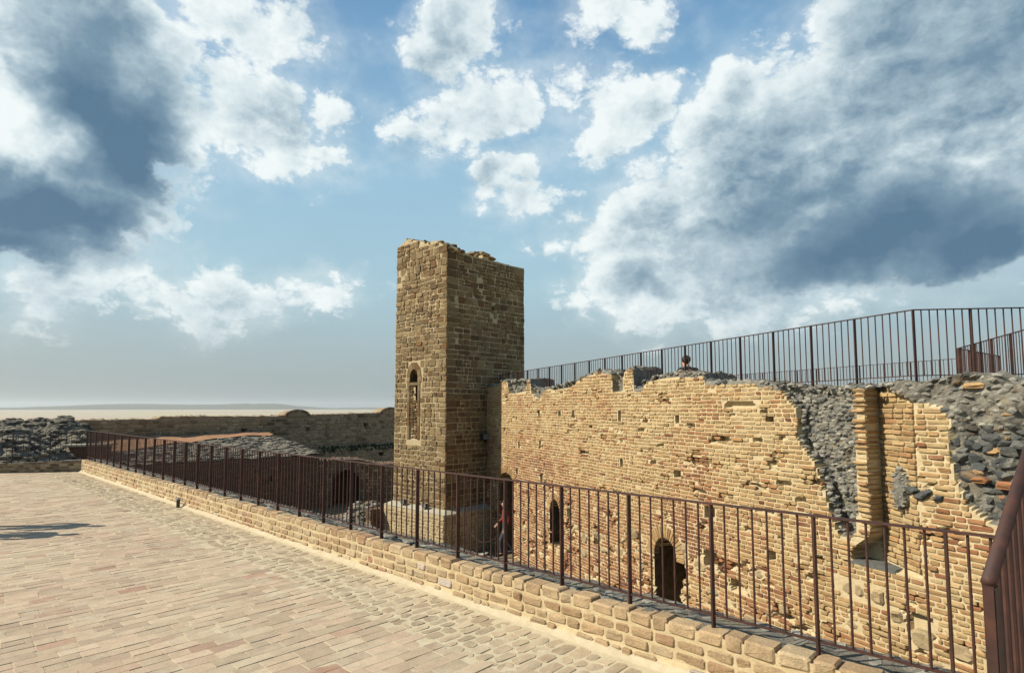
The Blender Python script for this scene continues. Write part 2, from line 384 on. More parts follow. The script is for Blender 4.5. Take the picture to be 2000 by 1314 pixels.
def rock(c, axes, rng, tone, sub=2, rough=0.55, angular=0.6):
    """an irregular stone: axes = three vectors (half sizes)"""
    vs, fs = ICO[sub]; ax, ay, az = axes
    ox, oy, oz = rng.uniform(0, 99), rng.uniform(0, 99), rng.uniform(0, 99)
    planes = [(Vector((rng.gauss(0, 1), rng.gauss(0, 1), rng.gauss(0, 1))).normalized(), rng.uniform(0.55, 0.9)) for _ in range(8)]
    out = []
    for x, y, z in vs:
        k = 1 + rough * MN.noise((x * 1.3 + ox, y * 1.3 + oy, z * 1.3 + oz))
        p = Vector((x, y, z)) * k
        for n, dd in planes:
            ex = p.dot(n) - dd
            if ex > 0: p = p - n * ex * angular * 1.6
        out.append((c[0] + ax[0] * p.x + ay[0] * p.y + az[0] * p.z, c[1] + ax[1] * p.x + ay[1] * p.y + az[1] * p.z, c[2] + ax[2] * p.x + ay[2] * p.y + az[2] * p.z))
    b = MB(); b.add(out, fs, tone); return b

def wall_rock(F, s, z, h, rs, rz, rh, rng, tone, sub=2):
    a = rng.uniform(-0.45, 0.45); ca, sa = math.cos(a), math.sin(a)
    e, u, n = F.e, F.u, F.n
    return rock(F(s, z, h), ((e * ca + u * sa) * rs, (u * ca - e * sa) * rz, n * rh), rng, tone, sub)

def box_mb(F, s0, s1, z0, z1, h0, h1, tone=0.5):
    b = MB()
    vs = [F(s, z, h) for h in (h0, h1) for s, z in ((s0, z0), (s1, z0), (s1, z1), (s0, z1))]
    b.add(vs, [(3, 2, 1, 0), (4, 5, 6, 7), (0, 1, 5, 4), (1, 2, 6, 5), (2, 3, 7, 6), (3, 0, 4, 7)], tone); return b

def bevel_box(F, s0, s1, z0, z1, h0, h1, bev=0.01, tone=0.5):
    bm = bmesh.new()
    vs = [bm.verts.new(F(s, z, h)) for h in (h0, h1) for s, z in ((s0, z0), (s1, z0), (s1, z1), (s0, z1))]
    for f in [(3, 2, 1, 0), (4, 5, 6, 7), (0, 1, 5, 4), (1, 2, 6, 5), (2, 3, 7, 6), (3, 0, 4, 7)]: bm.faces.new([vs[i] for i in f])
    bmesh.ops.bevel(bm, geom=list(bm.edges), offset=bev, segments=2, affect='EDGES')
    bm.verts.index_update(); b = MB(); b.add([tuple(v.co) for v in bm.verts], [tuple(v.index for v in f.verts) for f in bm.faces], tone); bm.free(); return b

def tube(p0, p1, r, n=8, tone=0.5, r2=None):
    p0, p1 = Vector(p0), Vector(p1); d = (p1 - p0).normalized(); r2 = r if r2 is None else r2
    a = d.orthogonal().normalized(); c = d.cross(a)
    vs = []
    for p, rr in ((p0, r), (p1, r2)):
        for i in range(n):
            t = 2 * math.pi * i / n; vs.append(tuple(p + a * math.cos(t) * rr + c * math.sin(t) * rr))
    fs = [(i, (i + 1) % n, n + (i + 1) % n, n + i) for i in range(n)] + [tuple(range(n - 1, -1, -1)), tuple(range(n, 2 * n))]
    b = MB(); b.add(vs, fs, tone); return b

def lerp_prof(prof):
    def f(s):
        if s <= prof[0][0]: return prof[0][1]
        for (a, za), (b, zb) in zip(prof, prof[1:]):
            if s <= b: return za + (zb - za) * (s - a) / max(1e-6, b - a)
        return prof[-1][1]
    return f

def in_poly(s, z, poly):
    c = False; n = len(poly)
    for i in range(n):
        (x1, y1), (x2, y2) = poly[i], poly[i - 1]
        if (y1 > z) != (y2 > z) and s < (x2 - x1) * (z - y1) / (y2 - y1) + x1: c = not c
    return c

def fbm(x, y, z=0.0, o=4):
    return MN.fractal((x, y, z), 0.9, 2.1, o)

def core_sheet(F, ss, z0, ztop, depth, nrow, thick, region=None, nmat=1, top_noise=0.04):
    """the mortar body of a wall: relief grid in front, ragged top, plain back"""
    b = MB(); n = len(ss); vs = []; fs = []; mi = []
    for j in range(nrow + 1):
        for s in ss:
            z = z0 + (ztop(s) - z0) * j / nrow
            vs.append(F(s, z, depth(s, z)))
    for j in range(nrow):
        for i in range(n - 1):
            fs.append((j * n + i, j * n + i + 1, (j + 1) * n + i + 1, (j + 1) * n + i))
            if region:
                s = 0.5 * (ss[i] + ss[i + 1]); z = z0 + (ztop(s) - z0) * (j + .5) / nrow
                mi.append(region(s, z))
            else: mi.append(0)
    last = nrow * n
    steps = 5
    for k in range(1, steps + 1):
        o = len(vs)
        for s in ss:
            h = -thick * k / steps
            zz = ztop(s) + (top_noise * fbm(s * 5, h * 5, 7) if k < steps else -0.03)
            vs.append(F(s, zz, h))
        for i in range(n - 1):
            fs.append((last + i, last + i + 1, o + i + 1, o + i)); mi.append(nmat - 1)
        last = o
    o = len(vs)
    for s in ss: vs.append(F(s, z0, -thick))
    for i in range(n - 1):
        fs.append((last + i, last + i + 1, o + i + 1, o + i)); mi.append(0)
    # end caps
    for i, rev in ((0, True), (n - 1, False)):
        ring = [j * n + i for j in range(nrow + 1)] + [(nrow + 1) * n + (k - 1) * n + i for k in range(1, steps + 1)] + [o + i]
        fs.append(tuple(reversed(ring)) if not rev else tuple(ring)); mi.append(0)
    b.add(vs, fs, 0.5, mi); return b

def frange(a, b, st):
    n = max(1, int(round((b - a) / st))); return [a + (b - a) * i / n for i in range(n + 1)]

def grid_ground(name, xs, ys, zf, mat, label=None):
    vs = [(x, y, zf(x, y)) for y in ys for x in xs]; n = len(xs)
    fs = [(j * n + i, j * n + i + 1, (j + 1) * n + i + 1, (j + 1) * n + i) for j in range(len(ys) - 1) for i in range(n - 1)]
    b = MB(); b.add(vs, fs)
    o = b.build(name, mat, recentre=False); o['kind'] = 'structure'
    if label: o['label'] = label
    return o

# ------------------------------------------------------------------ layout of the place (metres, terrace floor at z = 0)
A_DIR = Vector((0.690, 0.7235, 0))          # across the parapet, towards the courtyard
T_DIR = Vector((0.7235, -0.690, 0))         # along the parapet, towards the viewer's right
P1 = Vector((0.47, 5.66, 0))                # a post of the terrace railing
FLOOR = -2.70                               # courtyard floor
def pt(t, a, z=0.0): return (P1.x + T_DIR.x * t + A_DIR.x * a, P1.y + T_DIR.y * t + A_DIR.y * a, z)
PARA_T0, PARA_T1 = -19.75, 4.6
PARA_TOP = 0.385
W_O = Vector((-0.904, 20.8, 0)); W_E = (0.425, -0.905, 0)
TW_A = Vector((-2.17, 19.44, 0))

# ------------------------------------------------------------------ ground, hills, haze
def build_land():
    rings = [0, 20, 45, 62, 75, 95, 130, 190, 300, 600, 1500, 4000, 9000, 20000, 45000]
    def z_of(r):
        if r < 62: return FLOOR - 0.02
        if r < 300: return FLOOR - 57.3 * ((r - 62) / 238) ** 0.8
        return -60.0
    seg = 96; b = MB(); vs = [(0, 22, z_of(0))]; fs = []
    for r in rings[1:]:
        for k in range(seg):
            a = 2 * math.pi * k / seg; vs.append((r * math.cos(a), 22 + r * math.sin(a), z_of(r) + (fbm(math.cos(a) * r * 0.01, math.sin(a) * r * 0.01) * 2 if 100 < r < 2000 else 0)))
    for k in range(seg): fs.append((0, 1 + k, 1 + (k + 1) % seg))
    for j in range(len(rings) - 2):
        for k in range(seg):
            fs.append((1 + j * seg + k, 1 + (j + 1) * seg + k, 1 + (j + 1) * seg + (k + 1) % seg, 1 + j * seg + (k + 1) % seg))
    b.add(vs, fs)
    m, g, p = new_mat('dry_plain')
    pos = g.node('ShaderNodeNewGeometry').outputs['Position']
    vor = g.node('ShaderNodeTexVoronoi', {'Vector': pos, 'Scale': 0.0016}).outputs['Color']
    nn = g.noise(pos, 0.8, 6, 0.6)
    base = g.mix(0.3, (0.38, 0.335, 0.235, 1), g.mix(0.8, vor, (0.32, 0.28, 0.18, 1)))
    g.l.new(g.mix(g.math('MULTIPLY', nn, 0.4), base, (0.30, 0.24, 0.15, 1)), p.inputs['Base Color'])
    p.inputs['Roughness'].default_value = 1.0
    o = b.build('ground', m, recentre=False, smooth=True); o['kind'] = 'structure'
    # distant ridge
    hb = MB(); vs = []; fs = []
    N = 120
    for i in range(N + 1):
        az = RAD(-48 + 62 * i / N)
        t = i / N
        prof = 26 + 150 * math.exp(-((t - 0.385) / 0.05) ** 2) + 60 * math.exp(-((t - 0.43) / 0.03) ** 2) + 115 * math.exp(-((t - 0.235) / 0.06) ** 2) + 60 * math.exp(-((t - 0.31) / 0.05) ** 2)
        prof *= 1 + 0.25 * fbm(t * 14, 1.3)
        prof += 8 * fbm(t * 60, 4)
        for r, k in ((23000, 0.0), (25000, 0.8), (26000, 1.0), (29000, 0.0)):
            vs.append((r * math.sin(az), r * math.cos(az), -62 + max(0, prof + 62 * min(1, prof / 40)) * k))
    for i in range(N):
        for k in range(3): fs.append((i * 4 + k, (i + 1) * 4 + k, (i + 1) * 4 + k + 1, i * 4 + k + 1))
    hb.add(vs, fs)
    o = hb.build('hills', rough_mat('hill_scrub', (0.07, 0.085, 0.05), (0.12, 0.125, 0.075), 0.002, 0.0, 1), recentre=False, smooth=True); o['kind'] = 'structure'
build_land()

def build_haze():
    b = box_mb(Frame((0, 0, 0), (1, 0, 0)), -46000, 46000, -64.5, 420, -46000, 46000)
    m = bpy.data.materials.new('haze_air'); m.use_nodes = True
    g = NT(m.node_tree); g.n.clear()
    out = g.node('ShaderNodeOutputMaterial')
    v = g.node('ShaderNodeVolumePrincipled'); v.inputs['Color'].default_value = (0.86, 0.91, 0.95, 1); v.inputs['Density'].default_value = HAZE
    v.inputs['Anisotropy'].default_value = 0.2
    g.l.new(v.outputs[0], out.inputs['Volume'])
    o = b.build('haze', m, recentre=False); o['kind'] = 'stuff'
HAZE = 2.6e-5
build_haze()

def build_court():
    b = MB(); n = 40; vs = []; fs = []
    for j in range(n + 1):
        for i in range(n + 1):
            x, y = -13 + 24 * i / n, 3 + 34 * j / n; vs.append((x, y, FLOOR + 0.025 * fbm(x * 1.5, y * 1.5)))
    for j in range(n):
        for i in range(n): fs.append((j * (n + 1) + i, j * (n + 1) + i + 1, (j + 1) * (n + 1) + i + 1, (j + 1) * (n + 1) + i))
    b.add(vs, fs); o = b.build('courtyard', EARTH, recentre=False); o['kind'] = 'structure'
build_court()

# ------------------------------------------------------------------ terrace paving
def build_terrace():
    rng = random.Random(3)
    F = Frame(P1, T_DIR, A_DIR)                      # floor frame: s along the parapet, "z" across it (negative = terrace side), h up
    b = MB()
    b.add([pt(-24, -0.1), pt(7, -0.1), pt(7, -22), pt(-24, -22)], [(0, 3, 2, 1)])
    # bedding sheet with fine relief
    bed = b.build('terrace', JOINT, recentre=False); bed['kind'] = 'structure'
    body = box_mb(F, -24, 7, -22, 0.40, FLOOR - 0.3, -0.03); o = body.build('terrace_body', FAR_MORTAR, recentre=False); o['kind'] = 'structure'
    tiles = []; row = 0; s = -20.5
    def visible(s, a):
        q = project(F(s, a, 0)); return q is not None and -900 < q[0] < 2500 and q[1] < 1900
    while s < 6:
        w = 0.142 + rng.uniform(-0.004, 0.004)
        a = -1.0 + rng.uniform(-0.02, 0.02); a -= rng.uniform(0, 0.15) if row % 2 else 0.0
        while a > -19:
            L = rng.choice((0.285, 0.285, 0.29, 0.28, 0.215, 0.15))
            if visible(s + w / 2, a - L / 2):
                x0, y0 = s + 0.003, a - L + 0.003
                d = math.hypot(*F(s, a)[:2])
                tn = min(1, max(0, 0.36 + 0.45 * fbm(s * 0.45, a * 0.45, 3) + rng.gauss(0, 0.15)))
                if rng.random() < 0.02: tn = rng.uniform(0.88, 1.0)
                pz = fbm(s * 0.5, a * 0.5, 9) * 0.001 + rng.uniform(-0.002, 0.0025)
                j = lambda: rng.uniform(-0.0025, 0.0025)
                poly = [(x0 + j(), y0 + j()), (s + w - 0.003 + j(), y0 + j()), (s + w - 0.003 + j(), a - 0.003 + j()), (x0 + j(), a - 0.003 + j())]
                tiles.append(block(F, poly, 0.0035 + pz, 0.03, 0.0015, 0.005, tn, rng, 0.002, 0.0005))
            a -= L
        s += w; row += 1
    emit(tiles, 'paving_tile', 'paving_tiles', TILE, bed, 300)
    # band of worn, thickly jointed pavers along the foot of the parapet
    pav = []; a = -0.21
    s = -19.9
    while s < 5.5:
        w = rng.uniform(0.105, 0.15); a = -0.20 - rng.uniform(0, 0.06)
        while a > -0.97:
            L = min(rng.uniform(0.14, 0.27), a + 1.03)
            if L < 0.07: break
            if visible(s + w / 2, a - L / 2):
                g = 0.011
                j = lambda: rng.uniform(-0.012, 0.012)
                poly = [(s + g + j(), a - L + g + j()), (s + w - g + j(), a - L + g + j()), (s + w - g + j(), a - g + j()), (s + g + j(), a - g + j())]
                tn = min(1, max(0, 0.4 + 0.4 * fbm(s * 0.7, a, 5) + rng.gauss(0, 0.2)))
                if rng.random() < 0.93: tn = min(tn, 0.86)
                pav.append(block(F, poly, 0.003 + rng.uniform(-0.001, 0.002), 0.03, 0.0025, 0.03, tn, rng, 0.004, 0.004))
            a -= L
        s += w
    emit(pav, 'worn_paver', 'worn_pavers', WORN, bed, 300)
build_terrace()

# ------------------------------------------------------------------ parapets
def build_parapet():
    rng = random.Random(11)
    t = thing('brick_parapet', pt(-7, 0.16), 'long low pale brick parapet with rubble top under the terrace railing', 'parapet')
    F = Frame(Vector(pt(0, -0.13)), T_DIR)            # front face frame, h towards the terrace
    ss = frange(PARA_T0, PARA_T1, 0.05)
    def dep(s, z): return -0.007 + 0.004 * fbm(s * 9, z * 9, 2) + (0.02 * max(0, 1 - z / 0.09))
    b = core_sheet(F, ss, -0.05, lambda s: PARA_TOP - 0.022 + 0.012 * fbm(s * 4, 0), dep, 14, 0.60, lambda s, z: 0, 2, 0.05)
    b.build('mortar_core', [MORTAR, RUBBLE_MORTAR], t, recentre=False)
    bricks = []
    rows = [(0.014, 0.080), (0.101, 0.174), (0.194, 0.267)]
    for ri, (z0, z1) in enumerate(rows):
        s = PARA_T0 + rng.uniform(0, 0.2)
        while s < PARA_T1:
            L = rng.choice((0.24, 0.22, 0.26, 0.13, 0.15, 0.19))
            if ri == 0: L *= 0.85
            tn = min(0.93, max(0, 0.40 + 0.35 * fbm(s * 0.8, z0 * 3, 4) + rng.gauss(0, 0.18)))
            if rng.random() < 0.02: tn = rng.uniform(0.95, 1)
            j = lambda k=0.005: rng.uniform(-k, k)
            wv = 0.006 * fbm(s * 2, ri, 1)
            poly = [(s + j(), z0 + wv + j()), (s + L - 0.019 + j(), z0 + wv + j()), (s + L - 0.019 + j(), z1 + wv + j()), (s + j(), z1 + wv + j())]
            fr = rng.uniform(-0.004, 0.009) + (0.016 if ri == 0 else 0)
            if ri == 0 and rng.random() < 0.18: s += L; continue
            bricks.append(block(F, poly, fr, 0.06, 0.008, 0.014, tn, rng, 0.005, 0.003)); s += L
    # coping: rounded bricks on edge, tops showing
    s = PARA_T0
    while s < PARA_T1:
        L = rng.choice((0.14, 0.21, 0.23, 0.25, 0.15, 0.13))
        tn = min(0.9, max(0, 0.30 + 0.35 * fbm(s * 0.7, 8, 4) + rng.gauss(0, 0.17)))
        if rng.random() < 0.03: tn = rng.uniform(0.95, 1)
        j = lambda k=0.006: rng.uniform(-k, k)
        z0, z1 = 0.288, PARA_TOP + rng.uniform(-0.008, 0.012)
        poly = [(s + j(), z0 + j()), (s + L - 0.014 + j(), z0 + j()), (s + L - 0.014 + j(), z1 + j()), (s + j(), z1 + j())]
        bricks.append(block(F, poly, rng.uniform(-0.002, 0.007), rng.uniform(0.14, 0.17), 0.013, 0.012, tn, rng, 0.005, 0.004)); s += L
    emit(bricks, 'brick', 'bricks', PARAPET_BRICK, t, 300)
    # rubble set in the top behind the coping
    st = []
    s = PARA_T0
    while s < PARA_T1:
        for k in range(3):
            h = -0.2 - 0.13 * k + rng.uniform(-0.05, 0.05)
            r = rng.uniform(0.035, 0.095)
            tn = rng.choice((0.02, 0.1, 0.15, 0.2, 0.3, 0.65)) + rng.uniform(-.08, .08)
            st.append(wall_rock(F, s + rng.uniform(-.05, .05), PARA_TOP - 0.042 + rng.uniform(-0.02, 0.012), h, r * 1.2, r * 0.45, r, rng, max(0, tn), 1))
        s += 0.115
    emit(st, 'rubble_stone', 'rubble_stones', SLATE, t, 300)
    # mortar fillet between wall and paving
    fb = MB(); vs = []; fs = []
    ss = frange(PARA_T0, PARA_T1, 0.08)
    for s in ss:
        k = 0.012 * fbm(s * 3, 2)
        vs += [F(s, 0.055 + k, 0.0), F(s, 0.045 + k, 0.022), F(s, 0.02, 0.04 + k), F(s, 0.006, 0.066 + k * 1.5), F(s, -0.02, 0.07 + k * 1.5)]
    for i in range(len(ss) - 1):
        for k in range(4): fs.append((i * 5 + k, i * 5 + k + 1, (i + 1) * 5 + k + 1, (i + 1) * 5 + k))
    fb.add(vs, fs); fb.build('mortar_fillet', FILLET, t, recentre=False)
    # the return wall on the far left, in shade
    e = Vector((0.98, 0.2, 0)).normalized()
    P0 = Vector(pt(PARA_T0, -0.1))
    t2 = thing('brick_parapet', tuple(P0 - e * 3), 'short shaded brick parapet closing the far left end of the terrace', 'parapet')
    F2 = Frame(P0, e)
    def top2(s): return PARA_TOP + 0.035 * min(0, s) 
    ss = frange(-6.5, 0.05, 0.08)
    core_sheet(F2, ss, -0.05, lambda s: top2(s) - 0.03, lambda s, z: -0.008 + 0.006 * fbm(s * 9, z * 9, 2), 10, 0.5, lambda s, z: 0, 2, 0.05).build('mortar_core', [FAR_MORTAR, RUBBLE_MORTAR], t2, recentre=False)
    br = []
    for ri in range(4):
        s = -6.5 + rng.uniform(0, 0.2)
        while s < 0:
            L = rng.choice((0.26, 0.24, 0.15)); k = top2(s) / PARA_TOP
            z0, z1 = (0.01 + 0.094 * ri) * k, (0.01 + 0.094 * ri + 0.08) * k
            poly = [(s, z0), (min(0.04, s + L - 0.015), z0), (min(0.04, s + L - 0.015), z1), (s, z1)]
            if poly[1][0] - s > 0.03: br.append(block(F2, poly, rng.uniform(0, 0.008), 0.06, 0.012, 0.014, rng.random(), rng))
            s += L
    emit(br, 'brick', 'bricks', DARKSTONE, t2, 300)
build_parapet()

# ------------------------------------------------------------------ railings
def build_railing(label, group, path, spacing, post=(0.048, 0.016), start=None, rise=0.10, nbal=6):
    """path: list of (x, y, z_base, z_top); posts stand on z_base, bars between a flat top rail and a thin lower rail"""
    base = Vector(path[0][:3])
    t = thing('iron_railing', tuple(base), label, 'railing', group)
    pts = [Vector(p[:2]) for p in path]
    protos = {}
    def bar(name, x, y, z0, z1, sx, sy, ang, rnd=False):
        key = (name, round(sx, 4), round(sy, 4), rnd)
        if key not in protos:
            me = bpy.data.meshes.new(name)
            if rnd:
                n = 8; vs = [(math.cos(2 * math.pi * i / n) * sx / 2, math.sin(2 * math.pi * i / n) * sx / 2, z) for z in (0, 1) for i in range(n)]
                fs = [(i, (i + 1) % n, n + (i + 1) % n, n + i) for i in range(n)] + [tuple(range(n - 1, -1, -1)), tuple(range(n, 2 * n))]
            else:
                c = 0.18; o = []
                for x0, y0 in ((-1, -1), (1, -1), (1, 1), (-1, 1)):
                    o += [(x0 * sx / 2, y0 * (sy / 2) * (1 - c)), (x0 * (sx / 2 - sy / 2 * c), y0 * sy / 2)] if (x0 * y0 > 0) ^ True else [(x0 * (sx / 2 - sy / 2 * c), y0 * sy / 2), (x0 * sx / 2, y0 * (sy / 2) * (1 - c))]
                cx = sum(p[0] for p in o) / 8
                o.sort(key=lambda p: math.atan2(p[1] / sy, p[0] / sx))
                vs = [(p[0], p[1], z) for z in (0, 1) for p in o]; n = 8
                fs = [(i, (i + 1) % n, n + (i + 1) % n, n + i) for i in range(n)] + [tuple(range(n - 1, -1, -1)), tuple(range(n, 2 * n))]
            me.from_pydata(vs, [], fs); me.materials.append(RUST); me.update()
            protos[key] = me
        o = bpy.data.objects.new(name, protos[key]); COL.objects.link(o); o.parent = t
        o.location = (x - base.x, y - base.y, z0 - base.z); o.scale = (1, 1, z1 - z0); o.rotation_euler = (0, 0, ang)
        return o
    rails_t, rails_b = MB(), MB()
    for si in range(len(path) - 1):
        p, q = path[si], path[si + 1]
        L = (pts[si + 1] - pts[si]).length; d = (pts[si + 1] - pts[si]) / L; ang = math.atan2(d.y, d.x)
        def at(u): return (p[0] + d.x * u, p[1] + d.y * u, p[2] + (q[2] - p[2]) * u / L, p[3] + (q[3] - p[3]) * u / L)
        us = [0.0]; u = start if (start and si == 0) else spacing
        while u < L - 0.12: us.append(u); u += spacing
        us.append(L)
        for k, u in enumerate(us):
            if si > 0 and k == 0: continue
            x, y, zb, zt = at(u); bar('post', x, y, zb - 0.02, zt - 0.004, post[0], post[1], ang + math.pi / 2)
        for u0, u1 in zip(us, us[1:]):
            n = max(1, int(round((u1 - u0) / spacing * (nbal + 1))) - 1)
            for k in range(1, n + 1):
                u = u0 + (u1 - u0) * k / (n + 1); x, y, zb, zt = at(u)
                bar('baluster', x, y, zb + rise, zt - 0.006, 0.0165, 0.0165, ang, True)
        nx, ny = -d.y, d.x
        for mb, hw, za, zb_, src in ((rails_t, 0.021, -0.006, 0.006, 3), (rails_b, 0.014, rise - 0.006, rise + 0.006, 2)):
            vs = []
            for u in (0, L):
                c = at(u)
                for w, z in ((-hw, za), (hw, za), (hw, zb_), (-hw, zb_)): vs.append((c[0] + nx * w, c[1] + ny * w, c[src] + z))
            mb.add(vs, [(3, 2, 1, 0), (4, 5, 6, 7), (0, 1, 5, 4), (1, 2, 6, 5), (2, 3, 7, 6), (3, 0, 4, 7)])
    rails_t.build('top_rail', RUST, t); rails_b.build('bottom_rail', RUST, t)
    return t

def rp(t): x, y, _ = pt(t, 0); return (x, y, PARA_TOP - 0.01, 1.31)
build_railing('long rust brown railing along the terrace parapet, nearest the paving', 'rusty railings', [rp(4.44), rp(-19.72)], 0.74)
_e = Vector((0.98, 0.2, 0)).normalized(); _c = Vector(rp(-19.72)[:2])
build_railing('rust brown railing on the short shaded parapet at the far left', 'rusty railings', [(*_c, PARA_TOP - 0.01, 1.31), (_c.x - _e.x * 6.4, _c.y - _e.y * 6.4, PARA_TOP - 0.23, 1.08)], 1.05)
UP0 = (5.43, 7.9)
build_railing('dark railing along the top of the tall brick wall against the sky', 'rusty railings', [(-0.42, 20.8, 2.22, 3.21), (*UP0, 2.38, 3.37), (9.6, 7.62, 2.42, 3.41)], 0.74)

# ------------------------------------------------------------------ tall brick wall of the courtyard
TOP = lerp_prof([(-0.4, 2.84), (0.81, 2.82), (1.1, 2.93), (1.53, 2.98), (2.0, 2.90), (2.6, 2.93), (3.39, 2.93), (3.44, 2.68), (4.05, 2.51), (4.4, 2.62), (4.82, 2.68), (5.5, 2.72), (6.17, 2.82), (7.01, 2.98), (7.77, 2.88), (8.46, 2.98), (8.49, 2.52), (8.72, 2.49), (8.99, 2.70), (9.4, 2.76), (9.89, 2.78), (10.64, 2.72), (10.68, 2.57), (11.2, 2.53), (11.83, 2.52), (12.4, 2.41), (13.1, 2.36), (13.82, 2.37), (14.32, 2.40), (14.57, 2.38), (14.94, 2.45), (15.16, 2.47), (15.37, 2.42), (15.54, 2.33), (16, 2.31), (18, 2.3)])
RUB1 = [(12.15, 2.6), (12.40, 2.33), (12.70, 2.02), (12.70, 1.54), (12.98, 1.21), (13.12, 0.85), (13.20, 0.51), (13.33, 0.20), (13.58, 0.22), (13.60, 0.9), (13.64, 1.7), (13.66, 2.6)]
RUB2 = [(14.12, 2.6), (14.16, 2.27), (14.46, 2.13), (14.80, 2.06), (14.90, 1.84), (14.86, 1.58), (14.93, 1.15), (15.02, 0.89), (15.23, 0.72), (15.9, 0.6), (19, 0.5), (19, 3)]
PATCH = [(14.14, 1.22), (14.09, 0.92), (14.15, 0.66), (14.28, 0.80), (14.33, 1.12), (14.22, 1.25)]
NOTCHES = [(1.75, 3.2, 0.40), (3.42, 4.1, 0.2), (4.6, 6.1, 0.14), (7.65, 8.1, 0.46), (8.9, 10.6, 0.10)]   # rubble showing under the ragged top
ARCHES = [(1.68, 0.56, -0.45, 0.40, FLOOR, 5.0), (4.86, 0.29, -0.86, 0.40, -1.68, 2.2), (9.44, 0.345, -1.00, 0.40, FLOOR, 5.0)]
BREAK = [(9.7, -1.02), (9.98, -1.0), (10.06, -1.12), (10.04, -1.24), (9.93, -1.30), (9.96, -1.42), (9.86, -1.50), (9.84, -1.66), (9.92, -1.80), (9.86, -2.0), (9.7, -2.2)]
HOLES = [(2.61, 0.91, .06, .09), (4.01, 0.99, .06, .1), (2.46, 0.08, .07, .1), (4.09, 0.02, .08, .14), (5.88, 1.89, .055, .11), (5.15, 1.88, .075, .06), (3.95, 1.90, .06, .08), (7.93, 1.85, .055, .11), (9.89, 1.85, .055, .10), (12.15, 1.86, .08, .06), (7.98, 0.79, .055, .08), (9.86, 0.73, .10, .06), (6.71, 1.59, .08, .04), (10.72, 0.12, .13, .11), (10.66, -0.73, .12, .12), (12.11, -0.36, .07, .06), (5.6, -0.7, .08, .12), (6.9, -1.15, .1, .09), (11.3, -1.0, .1, .08), (3.3, -0.7, .07, .1)]
GAPS = [(8.88, 1.755, .13, .04), (8.73, 1.57, .15, .045), (11.52, 2.11, .42, .05), (12.03, 1.98, .1, .04), (11.9, 1.50, .1, .035), (12.38, 0.83, .16, .045), (11.21, 1.46, .16, .03), (10.28, 1.70, .1, .03), (9.37, 1.27, .12, .03), (10.53, 0.47, .14, .035), (11.0, 1.02, .1, .03), (9.1, 0.9, .1, .03), (12.0, 0.35, .2, .035), (12.7, 0.62, .12, .04), (11.35, -1.1, .2, .05), (11.6, -1.6, .16, .05), (14.4, -0.72, .19, .13)]
CHASE_S0, CHASE_S1, CHASE_Z = 13.79, 14.45, -0.12
def chase_h(s): return -0.32 * min(1, max(0, (CHASE_S1 - s) / (CHASE_S1 - CHASE_S0)))

def arch_hit(s, z, a, g=0.0):
    c, hw, sp, rise, bot, _ = a
    x = abs(s - c) / (hw + g)
    if x >= 1 or z < bot - g: return False
    if z <= sp: return True
    return (z - sp) / (rise + g) < math.sqrt(max(0, 1 - x ** 2.2))

def damage(s, z):
    """weathered clusters where the brick faces have fallen away"""
    band = max(0.0, 1 - abs(z - (1.15 - 0.06 * (s - 9))) / 0.85) * (1.55 if s > 9.5 else 1.0) if s > 7.5 else 0
    low = max(0.0, min(1.0, (-0.1 - z) / 0.6))
    k = fbm(s * 1.5, z * 3.4, 21) + 0.4 * fbm(s * 4.5, z * 9, 5)
    return k - (0.62 - 0.20 * band - 0.26 * low)

def chase_left(z): return CHASE_S0 if z > 0.28 else CHASE_S0 - 0.30 * min(1, (0.28 - z) / 0.25)

def wall_depth(s, z):
    for a in ARCHES:
        if arch_hit(s, z, a): return -a[5]
    if in_poly(s, z, BREAK): return -3.0
    for c, zc, w, h in HOLES:
        if abs(s - c) < w and abs(z - zc) < h: return -0.38
    for c, zc, w, h in GAPS:
        if abs(s - c) < w * (0.8 + 0.4 * MN.noise((s * 9, z * 9, 1))) and abs(z - zc) < h: return -0.11
    t = TOP(s)
    if z > CHASE_Z and chase_left(z) < s < CHASE_S1 and not in_poly(s, z, PATCH) and not in_poly(s, z, RUB2): return chase_h(s) - 0.016 + 0.006 * fbm(s * 8, z * 8)
    if in_poly(s, z, RUB1): return -0.17 + 0.07 * fbm(s * 5, z * 5, 3) - 0.05 * max(0, min(1, 1.5 - z))
    if in_poly(s, z, RUB2): return -0.08 + 0.09 * fbm(s * 3.0, z * 3.0, 3) + 0.06 * max(0, min(1, (z - 1.7) / .3))
    if in_poly(s, z, PATCH): return -0.02 + 0.02 * fbm(s * 14, z * 14, 3)
    for a, b, dz in NOTCHES:
        if a < s < b:
            m = (a + b) / 2; k = 1 - abs(s - m) / ((b - a) / 2)
            if z > t - dz * min(1, 6 * k): return -0.16 + 0.05 * fbm(s * 6, z * 6, 3)
    d = -0.011 + 0.0045 * fbm(s * 11, z * 14, 2)
    dm = damage(s, z)
    if dm > -0.05: d -= min(0.12, 0.04 + 0.32 * max(0, dm)) * min(1, (dm + 0.05) / 0.05)
    if z > t - 0.06: d -= 0.8 * (z - t + 0.06)
    return d

def rubble_zone(s, z):
    if in_poly(s, z, RUB1) or in_poly(s, z, RUB2) or in_poly(s, z, PATCH): return True
    t = TOP(s)
    if z > t - 0.035 - 0.05 * max(0, fbm(s * 2.5, 2, 4)): return True
    for a, b, dz in NOTCHES:
        if a < s < b:
            k = 1 - abs(s - (a + b) / 2) / ((b - a) / 2)
            if z > t - dz * min(1, 6 * k): return True
    return False

